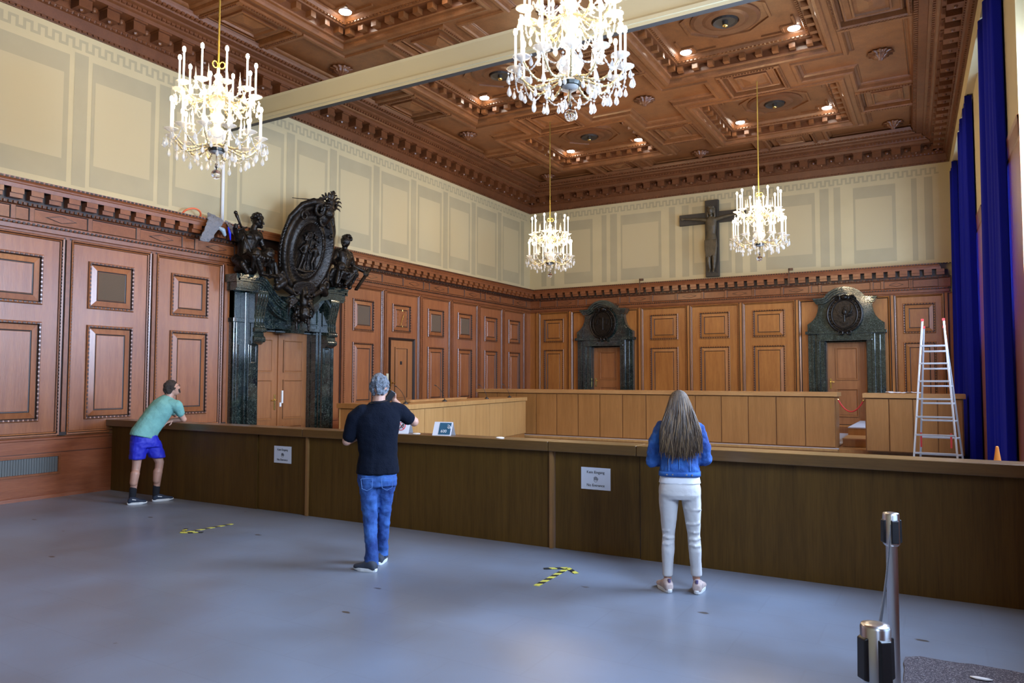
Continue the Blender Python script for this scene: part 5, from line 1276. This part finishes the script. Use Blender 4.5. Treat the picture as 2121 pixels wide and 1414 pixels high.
m.add(vs, [(0,1,3,2),(4,6,7,5),(0,4,5,1),(2,3,7,6),(0,2,6,4),(1,5,7,3)]); m.build('camera_body', M_BLACK, cm_, bevel=.006)
m = MB(); m.tube([c0+Vector((-.02,.02,0)), c0+Vector((-.06,.09,.03))], [.03,.028], 14); m.build('lens', M_BLACK, cm_)
m = MB(); pts = []
for q in range(13): a = PI*(.98+q/12*1.04); pts.append((-.004+.082*math.cos(a), .02+.080*math.sin(a), 1.535+.012*math.sin(a)+.01*math.cos(a)))
m.tube(pts, .007, 6, sq=.5); m.build('neck_strap', M_BLACK, cm_)

# ---- woman in a denim jacket
t = person('person', (9.43, 6.02), 'woman with long brown hair, denim jacket and white trousers, seen from behind')
M_JACK = denim('blue denim jacket', (.006,.030,.16), (.03,.13,.42)); M_TROU = simple('off white trousers', (.56,.54,.53), .8, bump=.1, bscale=40); M_TOP = simple('white cotton top', (.72,.72,.74), .8)
m = MB()
limb(m, [(-.085,0,.88),(-.095,.015,.46),(-.105,.0,.10)], [.075,.045,.032]); limb(m, [(.085,.01,.88),(.108,.03,.46),(.127,.05,.10)], [.075,.045,.032])
ringloft(m, [((0,0,.82),(.13,0,0),(0,.09,0)),((0,0,1.0),(.11,0,0),(0,.08,0)),((0,0,1.2),(.125,0,0),(0,.08,0)),((0,0,1.33),(.13,0,0),(0,.08,0)),((0,0,1.37),(.07,0,0),(0,.05,0))])
limb(m, [(0,.0,1.33),(0,.01,1.42),(0,.02,1.47)], [.06,.048,.048]); limb(m, [(-.155,0,1.31),(-.215,.03,1.06),(-.13,.25,1.06)], [.048,.038,.026]); limb(m, [(.155,0,1.31),(.195,.03,1.08),(.10,.25,1.08)], [.048,.038,.026])
hand(m, (-.13,.25,1.06), (.7,.6,.2), (0,-.3,1), .9, .8, 1); hand(m, (.10,.25,1.08), (-.7,.6,.2), (0,-.3,1), .9, .8, -1)
P_, M3_ = head(m, (0,.035,1.545), (0,1,.02), (0,0,1), .97); body = blob(m, 'body', M_SKIN, t, .0075, 2); eyes(P_, body)
m = MB()
ringloft(m, [((0,-.01,.955),(.165,0,0),(0,.115,0)),((0,-.005,1.03),(.158,0,0),(0,.110,0)),((0,0,1.15),(.158,0,0),(0,.105,0)),((0,0,1.26),(.175,0,0),(0,.11,0)),((0,.0,1.33),(.165,0,0),(0,.10,0)),((0,0,1.375),(.11,0,0),(0,.075,0)),((0,.005,1.41),(.07,0,0),(0,.06,0))], 24, 2.4)
limb(m, [(-.14,0,1.33),(-.19,.01,1.22),(-.222,.03,1.06),(-.16,.17,1.05)], [.066,.064,.058,.046]); limb(m, [(.14,0,1.33),(.185,.01,1.22),(.205,.03,1.08),(.14,.17,1.07)], [.066,.064,.058,.046])
jk = blob(m, 'denim_jacket', M_JACK, t, .009, 3, disp=.030, dscale=.06)
M_SEAM = simple('jacket seam', (.10,.26,.60), .8)
for x in (-.085, 0, .085): m = MB(); m.tube([(x,-.118,1.0),(x*.98,-.112,1.15),(x*.85,-.118,1.28)], .0028, 5); m.build('seam', M_SEAM, jk)
m = MB(); ringloft(m, [((0,-.01,.948),(.171,0,0),(0,.121,0)),((0,-.01,.985),(.170,0,0),(0,.120,0))], 28, 2.4); m.build('waistband', M_JACK, jk, smooth=True)
for x in (-.10, -.055, .055, .10): m = MB(); m.lathe([(.008,0),(.006,.004)], 10, M=Matrix.Translation((x,-.125,.967)) @ Matrix.Rotation(PI/2, 4, 'X')); m.build('button', M_CHROME, jk)
m = MB(); ringloft(m, [((0,-.01,.885),(.172,0,0),(0,.122,0)),((0,-.008,.93),(.163,0,0),(0,.115,0)),((0,-.005,.98),(.155,0,0),(0,.105,0))], 24, 2.4); blob(m, 'top', M_TOP, t, .010, 2)
m = MB()
ringloft(m, [((0,-.005,.93),(.150,0,0),(0,.105,0)),((0,-.015,.86),(.168,0,0),(0,.122,0)),((0,-.018,.80),(.172,0,0),(0,.128,0)),((0,-.012,.76),(.165,0,0),(0,.115,0))], 24, 2.4)
ringloft(m, [((-.085,-.012,.84),(.085,0,0),(0,.115,0)),((-.090,-.006,.72),(.080,0,0),(0,.098,0)),((-.092,.0,.60),(.068,0,0),(0,.082,0)),((-.096,.012,.46),(.052,0,0),(0,.062,0)),((-.100,-.004,.33),(.053,0,0),(0,.062,0)),((-.104,.0,.20),(.044,0,0),(0,.052,0)),((-.106,.0,.12),(.043,0,0),(0,.050,0))], 18, 2.2)
ringloft(m, [((.085,-.01,.84),(.085,0,0),(0,.115,0)),((.094,.0,.72),(.078,0,0),(0,.098,0)),((.102,.012,.60),(.066,0,0),(0,.082,0)),((.110,.028,.46),(.052,0,0),(0,.062,0)),((.118,.018,.33),(.053,0,0),(0,.062,0)),((.124,.04,.20),(.046,0,0),(0,.052,0)),((.127,.05,.12),(.046,0,0),(0,.052,0))], 18, 2.2)
for k, (x, y, z, w_) in enumerate([(-.09,-.09,.70,.07),(-.093,-.07,.60,.06),(-.096,-.062,.50,.05),(-.096,-.062,.44,.05),(-.10,-.066,.39,.05),(.10,-.09,.68,.07),(.103,-.066,.56,.06),(.108,-.048,.49,.05),(.112,-.045,.43,.05),(.115,-.05,.38,.05)]): m.tube([(x-w_,y+.03,z+.01*(k % 2)),(x,y,z),(x+w_,y+.03,z+.012*((k+1) % 2))], .009, 6)
tr = blob(m, 'trousers', M_TROU, t, .009, 3, disp=.010, dscale=.12)
M_BEIGE = simple('beige suede shoe', (.50,.38,.34), .8, var=.3, vscale=20)
for (h, to) in (((-.085,-.085,0), (-.175,.13,0)), ((.125,-.075,0), (.175,.16,0))):
    u_, f, x = shoe(t, h, to, (M_BEIGE, M_SOLE)); m = MB(); m.tube([f(.06,.085), f(.075,.112)], .012, 8); m.build('heel_tab', simple('purple heel tab', (.10,.07,.16), .6), u_)
# long hair: many fine strands over a cap
M_BRH = simple('brown hair strand', (.075,.044,.024), .45); M_BRH2 = simple('blonde hair strand', (.19,.115,.055), .45); M_BRH3 = simple('dark hair strand', (.045,.028,.018), .45)
random.seed(21); m = MB(); m.ball(P_(0,-.016,.016), (.080,.092,.094), 18, 12, 2, M=M3_)
for q in range(1700):
    a = random.uniform(PI*.93, PI*2.07)      # around the back of the head
    e = random.uniform(.05, 1.0)+(.57*random.random() if q % 2 else 0); ce = math.cos(e)
    p0 = Vector(P_(.084*ce*math.cos(a), .102*ce*math.sin(a)-.01, .104*math.sin(e)+.008))
    sx = math.cos(a); dr = random.uniform(.85, 1.08); ln = random.uniform(.34, .44) if abs(sx) < .75 else random.uniform(.28, .40)
    wob = random.uniform(-1, 1); pts = [p0]
    xb = sx*(.150*dr)+.012; back = -.135+.03*abs(sx)-random.uniform(0, .03)
    for k in range(1, 8):
        s_ = k/7; z = 1.545+.02-(ln+.08)*s_ if p0.z < 1.57 else p0.z-(p0.z-1.56+ln+.02)*s_
        ex = p0.x+(xb-p0.x)*min(1, s_*1.25)**.9; ey = p0.y+(back-p0.y)*min(1, s_*1.6)
        pts.append(Vector((ex+.010*math.sin(6*s_+wob*3)*s_*1.6, ey+.006*math.cos(7*s_+wob*4), z)))
    mi = random.choices((0,1,2), (5,2.6,2))[0]
    m.tube(pts, [.0045,.0048,.0048,.0046,.0042,.0036,.0026,.001], 4, mi, caps=False)
hr = m.build('long_hair', [M_BRH, M_BRH2, M_BRH3], body, smooth=True, normals=False)

# ---- man in a green t-shirt leaning on the barrier
t = person('person', (1.67, 6.37), 'man in mint green t-shirt and blue shorts leaning on the barrier at the left')
M_MINT = simple('mint cotton', (.16,.37,.33), .85, bump=.3, bscale=80, var=.1, vscale=10); M_SHORT = simple('royal blue shorts', (.015,.02,.42), .6); M_DBR = simple('dark brown hair', (.035,.022,.016), .6, bump=1, bscale=130)
m = MB()
limb(m, [(-.09,.0,.90),(-.105,.01,.55),(-.145,-.02,.12)], [.088,.058,.040]); limb(m, [(.06,.08,.88),(.185,.11,.55),(.150,.12,.13)], [.088,.060,.040])
limb(m, [(-.12,-.03,.42),(-.135,-.035,.30)], [.060,.052]); limb(m, [(.165,.10,.42),(.155,.095,.30)], [.062,.052])
limb(m, [(-.01,.05,.95),(.10,.08,1.15),(.24,.13,1.36)], [.12,.115,.12]); limb(m, [(.25,.14,1.38),(.29,.15,1.50),(.30,.155,1.54)], [.075,.060,.055])
limb(m, [(.37,.05,1.36),(.485,.12,1.152),(.335,.20,1.135)], [.055,.044,.030]); limb(m, [(.25,.32,1.36),(.46,.40,1.15),(.33,.25,1.135)], [.055,.044,.030])
hand(m, (.335,.20,1.135), (-.8,-.35,-.25), (-.1,.2,-1), 1.0, .9, 1); hand(m, (.36,.28,1.14), (-.8,-.5,.0), (0,0,-1), 1.0, .6, -1)
P_, M3_ = head(m, (.325,.165,1.60), (.80,.50,.30), (-.32,-.16,1), 1.0); body = blob(m, 'body', M_SKIN, t, .0075, 2); eyes(P_, body)
hair_cap(body, P_, M3_, M_DBR, 1.0, cut=-.045, seed=8, r=.014)
random.seed(6); m = MB()
for q in range(60):
    a = random.uniform(-1.4, 1.4); x = .058*math.sin(a); y = .045+.045*math.cos(a); z = random.uniform(-.10,-.045)+.02*abs(math.sin(a))
    m.ball(P_(x, y, z), .010, 6, 4)
blob(m, 'beard', M_DBR, body, .006, 1)
g_ = MB()
for q in (-1, 1): g_.tube([P_(q*.033+.020*math.cos(a), .098, .012+.016*math.sin(a)) for a in [2*PI*k/14 for k in range(15)]], .0022, 5); g_.tube([P_(q*.053,.095,.018), P_(q*.080,.0,.018)], .0025, 5)
g_.tube([P_(-.013,.10,.016), P_(0,.103,.019), P_(.013,.10,.016)], .0022, 5); g_.build('glasses', M_BLACK, body)
m = MB()
ax = Vector((.24,.075,.41)).normalized()
def R(c, a, b, tilt=1.0):   # ring perpendicular to the leaning trunk
    n = (Vector((0,0,1)).lerp(ax, tilt)).normalized(); u = Vector((.60,-.75,0)); u = (u-n*u.dot(n)).normalized(); v = n.cross(u); return (c, u*a, v*b)
ringloft(m, [R((-.035,.02,.92),.155,.185,.45), R((-.02,.03,.98),.155,.180,.6), R((.03,.05,1.06),.150,.172,.9), R((.09,.075,1.16),.155,.165,1), R((.16,.10,1.26),.170,.160,1), R((.225,.12,1.35),.170,.150,1), R((.262,.14,1.42),.125,.115,1), R((.285,.15,1.475),.075,.072,.8)], 24, 2.2)
limb(m, [(.30,.06,1.37),(.385,.04,1.35),(.435,.075,1.25)], [.082,.082,.068]); limb(m, [(.22,.24,1.38),(.27,.33,1.36),(.35,.36,1.26)], [.08,.08,.068])
blob(m, 'tshirt', M_MINT, t, .010, 3, disp=.018, dscale=.10)
m = MB()
ringloft(m, [((-.02,.04,1.0),(.155,.02,0),(-.02,.135,0)),((-.02,.035,.92),(.170,.03,0),(-.02,.145,0)),((0,.04,.84),(.185,.04,0),(-.02,.15,0)),((.02,.045,.78),(.19,.04,0),(-.02,.14,0))], 24, 2.4)
ringloft(m, [((-.08,.0,.86),(.115,0,0),(0,.13,0)),((-.09,.0,.74),(.110,0,0),(0,.12,0)),((-.10,.005,.62),(.105,0,0),(0,.115,0))], 18, 2.3)
ringloft(m, [((.07,.08,.86),(.125,0,0),(0,.13,0)),((.11,.095,.74),(.12,0,0),(0,.12,0)),((.155,.105,.62),(.112,0,0),(0,.115,0))], 18, 2.3)
blob(m, 'shorts', M_SHORT, t, .010, 2, disp=.022, dscale=.08)
M_SOCK = simple('black sock', (.008,.008,.012), .9); M_RUN = simple('dark navy running shoe', (.012,.022,.045), .7)
for (a0, heel, toe) in (((-.145,-.02,.12), (-.205,-.055,0), (.035,-.03,0)), ((.150,.12,.12), (.105,.10,0), (.375,.155,0))):
    m = MB(); a0 = Vector(a0); limb(m, [a0+Vector((.004,0,.085)), a0, a0+Vector((-.005,0,-.05))], [.049,.046,.044]); blob(m, 'sock', M_SOCK, t, .008, 1)
    u_, f, x = shoe(t, heel, toe, (M_RUN, M_SOLE), w=.05); m = MB()
    m.tube([f(.22,.075)-x*0+x*.043, f(.42,.065)+x*.043], .006, 5); m.build('shoe_stripe', M_WHITE, u_)
# ------------------------------------------------------------------ foreground and small things
def stanchion(loc, lab, rz):
    t = empty('queue_post', loc, rz); tag(t, lab, 'queue post', 'queue posts in the front right')
    m = MB(); m.lathe([(.17,0),(.17,.012),(.10,.03),(.035,.04)], 32); m.build('base', M_CHROME, t, auto=30)
    m = MB(); m.tube([(0,0,.035),(0,0,.86)], .030, 24); m.build('post', M_CHROME, t, auto=40)
    m = MB(); m.lathe([(.034,.83),(.043,.84),(.043,1.0),(.041,1.004)], 28); m.build('head', M_CHROME, t, auto=30)
    m = MB()
    for a in (0.2, PI/2+.2, PI+.2, 3*PI/2+.2): 
        x, y = math.cos(a), math.sin(a); m.add([(x*.038-y*.021, y*.038+x*.021, .845),(x*.038+y*.021, y*.038-x*.021, .845),(x*.052+y*.018, y*.052-x*.018, .85),(x*.052-y*.018, y*.052+x*.018, .85),(x*.038-y*.021, y*.038+x*.021, .975),(x*.038+y*.021, y*.038-x*.021, .975),(x*.050+y*.018, y*.050-x*.018, .97),(x*.050-y*.018, y*.050+x*.018, .97)], [(0,3,2,1),(4,5,6,7),(0,1,5,4),(1,2,6,5),(2,3,7,6),(3,0,4,7)])
    m.build('belt_clip', M_BLACK, t, bevel=.003)
    m = MB(); m.lathe([(.042,1.0),(.040,1.008),(.02,1.012),(.001,1.012)], 28); m.build('cap', M_CHROME, t, smooth=True); return t
A_ = (11.066, 4.615, 0); B_ = (11.131, 2.512, 0)
stanchion(A_, 'brushed steel queue post whose full shaft shows, the farther of two', .3); stanchion(B_, 'brushed steel queue post nearest the bottom frame edge, only its head showing', .5)
bt = MB(); a = Vector((11.066,4.555,.93)); b = Vector((11.129,2.575,.93)); n = 14
for k in range(n+1):
    p = a.lerp(b, k/n); z = -.05*4*(k/n)*(1-k/n); bt.v += [(p.x-.0015, p.y, p.z+z-.024), (p.x-.0015, p.y, p.z+z+.024), (p.x+.0015, p.y, p.z+z+.024), (p.x+.0015, p.y, p.z+z-.024)]
for k in range(n):
    for q in range(4): bt.f.append([k*4+q, k*4+(q+1) % 4, k*4+4+(q+1) % 4, k*4+4+q]); bt.m.append(0)
bt.f += [[3,2,1,0],[4*n,4*n+1,4*n+2,4*n+3]]; bt.m += [0,0]
o = bt.build('belt', simple('black webbing', (.02,.02,.025), .7)); tag(o, 'black webbing belt stretched between the two queue posts', 'belt')
# tape arrows
M_YEL = simple('yellow tape', (.65,.60,.10), .5); M_BLK = simple('black tape', (.018,.02,.02), .5)
def tape(m, p0, p1, w, s=.06):
    p0, p1 = Vector(p0), Vector(p1); d = (p1-p0); L_ = d.length; d.normalize(); x = Vector((d.y,-d.x)); n = int(L_/s)+1; sk = w*.6
    for k in range(n):
        a0, a1 = L_*k/n, L_*(k+1)/n; q = []
        for (a_, sd) in ((a0,-1),(a1,-1),(a1,1),(a0,1)):
            aa = a_+sd*sk/2 if 0 < a_ < L_-1e-6 else a_
            r = p0+d*aa+x*sd*w/2; q.append((r.x, r.y))
        m.add([(x_, y_, .0035) for x_, y_ in q]+[(x_, y_, .0005) for x_, y_ in q], [(0,1,2,3),(4,7,6,5),(0,4,5,1),(1,5,6,2),(2,6,7,3),(3,7,4,0)], k % 2)
def arrow(tail, tip, l, r, lab):
    t = empty('tape_arrow', (0,0,0)); tag(t, lab, 'floor marking', 'hazard tape arrows on the floor')
    m = MB(); tape(m, tail, tip, .05, .07); m.build('shaft', [M_YEL, M_BLK], t)
    for p in (l, r): m = MB(); m.v = []; tape(m, tip, p, .045, .07); o = m.build('arrow_barb', [M_YEL, M_BLK], t); o.location = (0,0,.003)
arrow((8.33,5.55), (8.31,6.20), (8.13,6.07), (8.46,6.07), 'yellow and black tape arrow on the floor pointing to the barrier, near the woman')
arrow((3.94,6.02), (3.88,5.38), (3.72,5.55), (4.06,5.52), 'yellow and black tape arrow on the floor pointing away from the barrier')
# dark mat with gravel
random.seed(4); mt = empty('floor_mat', (0,0,0)); tag(mt, 'dark speckled mat with torn edge on the floor at the bottom right corner', 'mat')
m = MB(); pts = [(11.08,4.2)]+[(11.09+random.uniform(-.008,.008), 4.3+.1*k) for k in range(11)]+[(11.10+.07*k, 5.37+random.uniform(-.02,.012)) for k in range(1, 11)]+[(11.85,5.36),(11.85,4.2)]
m.extrude(XYZ, pts[::-1], .001, .012)
mm_, nt, b_ = mat('speckled mat'); tc = nt.nodes.new('ShaderNodeTexCoord'); v = nt.nodes.new('ShaderNodeTexVoronoi'); v.inputs['Scale'].default_value = 190; nt.links.new(tc.outputs['Object'], v.inputs['Vector']); r = nt.nodes.new('ShaderNodeValToRGB'); nt.links.new(v.outputs['Color'], r.inputs[0]); e = r.color_ramp.elements
e[0].position = .55; e[0].color = (.05,.042,.055,1); e[1].position = .8; e[1].color = (.20,.18,.20,1); nt.links.new(r.outputs[0], b_.inputs['Base Color']); b_.inputs['Roughness'].default_value = .9
m.build('mat_body', mm_, mt)
m = MB()
for k in range(140):
    x, y = random.uniform(11.12, 11.8), random.uniform(4.5, 5.33); r_ = random.uniform(.002, .006); m.ball((x, y, .012+r_*.5), (r_, r_, r_*.7), 5, 3)
o = m.build('grit', simple('pale grit', (.35,.33,.36), .9), mt); o['kind'] = 'stuff'
m = MB(); ringloft(m, [((11.43,5.13,.018),(.002,.008,0),(0,0,.004)),((11.46,5.12,.020),(.004,.018,0),(0,0,.007)),((11.51,5.12,.020),(.004,.016,0),(0,0,.007)),((11.54,5.13,.018),(.002,.006,0),(0,0,.004))], 10); o = m.build('plaster_chip', M_WHITE, smooth=True); tag(o, 'white plaster chip lying on the dark mat', 'chip')
# ---- left wall items
m = MB(); c = Vector((.13, 8.15, 4.56)); m.tube([c+Vector((.10*math.sin(a*1.0), -.17*math.cos(a)-.02, .10*math.sin(a)+.02)) for a in [PI*k/14-.15 for k in range(16)]], .016, 8); m.tube([c+Vector((.10,.15,.0)), c+Vector((.05,.25,-.0)), c+Vector((.02,.10,.0)), c+Vector((.04,-.2,.0))], .016, 8)
o = m.build('hose', simple('orange rubber hose', (.75,.16,.06), .5), smooth=True); tag(o, 'orange hose loop lying on the left wall cornice', 'hose')
rg = empty('dust_sheet', (0,0,0)); tag(rg, 'crumpled grey dust sheet hanging over the cornice beside the bronze figure', 'cloth')
M_RAG = simple('grey dust sheet', (.20,.195,.205), .9, bump=.4, bscale=90); random.seed(8)
def rag(pts, name, mat_):
    nu, nv = len(pts[0]), len(pts); m = MB()
    for row in pts:
        for p in row: m.v.append((p[0]+random.uniform(-.015,.015), p[1]+random.uniform(-.01,.01), p[2]+random.uniform(-.01,.01)))
    for j in range(nv-1):
        for i in range(nu-1): a = j*nu+i; m.f.append([a, a+1, a+nu+1, a+nu]); m.m.append(0)
    o = m.build(name, mat_, rg, smooth=True); s_ = o.modifiers.new('t', 'SOLIDIFY'); s_.thickness = .01; q = o.modifiers.new('s', 'SUBSURF'); q.levels = q.render_levels = 3; tx = bpy.data.textures.new('crumple', 'CLOUDS'); tx.noise_scale = .07; tx.noise_depth = 3; dd_ = o.modifiers.new('d', 'DISPLACE'); dd_.texture = tx; dd_.strength = .09; return o
rag([[(.16,8.40,4.70),(.20,8.55,4.66),(.22,8.70,4.60)],[(.32,8.32,4.57),(.34,8.5,4.55),(.33,8.68,4.52)],[(.36,8.26,4.42),(.38,8.40,4.42),(.34,8.55,4.40)],[(.38,8.18,4.25),(.37,8.27,4.22),(.35,8.40,4.20)],[(.33,8.12,4.12),(.32,8.25,4.10),(.30,8.36,4.12)]], 'sheet_flap', M_RAG)
rag([[(.20,8.70,4.60),(.22,8.85,4.58),(.22,8.98,4.50)],[(.34,8.74,4.50),(.38,8.86,4.46),(.36,8.99,4.38)],[(.36,8.78,4.38),(.42,8.86,4.28),(.38,8.93,4.20)]], 'sheet_flap', M_RAG)
m = MB(); limb(m, [(.38,8.70,4.44),(.40,8.72,4.34),(.37,8.76,4.22)], [.015,.026,.012]); blob(m, 'blue_scrap', simple('bright blue plastic', (.02,.03,.6), .3), rg, .012, 2)
m = MB(); limb(m, [(.30,8.55,4.42),(.34,8.62,4.38),(.34,8.66,4.30)], [.03,.045,.03]); blob(m, 'plastic_scrap', simple('pale blue plastic film', (.30,.40,.48), .25), rg, .012, 2)
# clock on the panel
ck = empty('wall_clock', (.062, 14.05, 3.20)); tag(ck, 'wall clock of brass marks and hands on the wood panel above the narrow door', 'clock')
m = MB()
for k in range(12):
    a = 2*PI*k/12; r0, r1 = .17, .21; m.tube([(0, r0*math.sin(a), r0*math.cos(a)), (0, r1*math.sin(a), r1*math.cos(a))], .009 if k % 3 == 0 else .005, 5)
m.build('hour_marks', M_BRASS, ck)
m = MB(); m.tube([(.012,.03,.07),(.012,-.07,-.17)], [.012,.006], 6); m.build('minute_hand', M_BRASS, ck)
m = MB(); m.tube([(.018,-.01,-.03),(.018,.035,.10)], [.008,.012], 6); m.build('hour_hand', M_BRASS, ck)
m = MB(); m.mbox(fL, 13.47, 13.55, 1.66, 1.86, .05, .065); o = m.build('light_switch', simple('cream plastic', (.65,.6,.42), .5)); tag(o, 'cream switch plate on the wood beside the narrow door', 'switch')
for (x, lab) in ((3.82, 'thin dark metal bracket on the back cornice above the corner marble doorway'), (7.95, 'thin dark metal bracket on the back cornice near the second marble doorway')):
    m = MB(); m.box(x-.012, x+.012, D-.315, D-.295, 4.22, 4.66); m.box(x-.012, x+.10, D-.315, D-.25, 4.60, 4.66); o = m.build('metal_bracket', simple('rusty steel', (.13,.07,.04), .6, .5)); tag(o, lab, 'bracket', 'metal brackets on the back cornice')
# orange cone behind the barrier
tc_ = empty('warning_cone', (11.77, 8.3, 0)); tag(tc_, 'tip of an orange warning cone showing over the barrier below the nearest curtain', 'cone')
m = MB(); m.lathe([(.17,.03),(.16,.05),(.012,1.115),(.006,1.12)], 24); m.build('cone_body', simple('orange plastic', (.75,.24,.03), .5), tc_, auto=40)
m = MB(); m.box(-.19,.19,-.19,.19,0,.03); m.build('base', M_BLACK, tc_, bevel=.01)
# ------------------------------------------------------------------ camera, view
cam = bpy.data.cameras.new('camera'); co = bpy.data.objects.new('camera', cam); C.objects.link(co)
yaw, pitch, roll = -.5268, .0502, .0015
F_ = Vector((math.sin(yaw)*math.cos(pitch), math.cos(yaw)*math.cos(pitch), math.sin(pitch)))
R_ = Vector((math.cos(yaw), -math.sin(yaw), 0)); U_ = R_.cross(F_)
R2 = R_*math.cos(roll)+U_*math.sin(roll); U2 = -R_*math.sin(roll)+U_*math.cos(roll)
M = Matrix((R2, U2, -F_)).transposed().to_4x4(); M.translation = Vector((11.3174, 0, 1.75)); co.matrix_world = M
cam.sensor_width = 36; cam.lens = 1520.81*36/2121; cam.clip_start = .05; cam.clip_end = 200
sc = bpy.context.scene; sc.camera = co
sc.view_settings.view_transform = 'Standard'; sc.view_settings.look = 'None'; sc.view_settings.gamma = 1; sc.view_settings.use_curve_mapping = False
sc.view_settings.exposure = EXPO
sc.cycles.use_denoising = True; sc.cycles.max_bounces = 6; sc.cycles.diffuse_bounces = 3; sc.cycles.glossy_bounces = 3; sc.cycles.transmission_bounces = 4
sc.cycles.transparent_max_bounces = 12; sc.cycles.caustics_reflective = False; sc.cycles.caustics_refractive = False; sc.cycles.sample_clamp_indirect = 4
sc.cycles.use_adaptive_sampling = True; sc.cycles.adaptive_threshold = .015
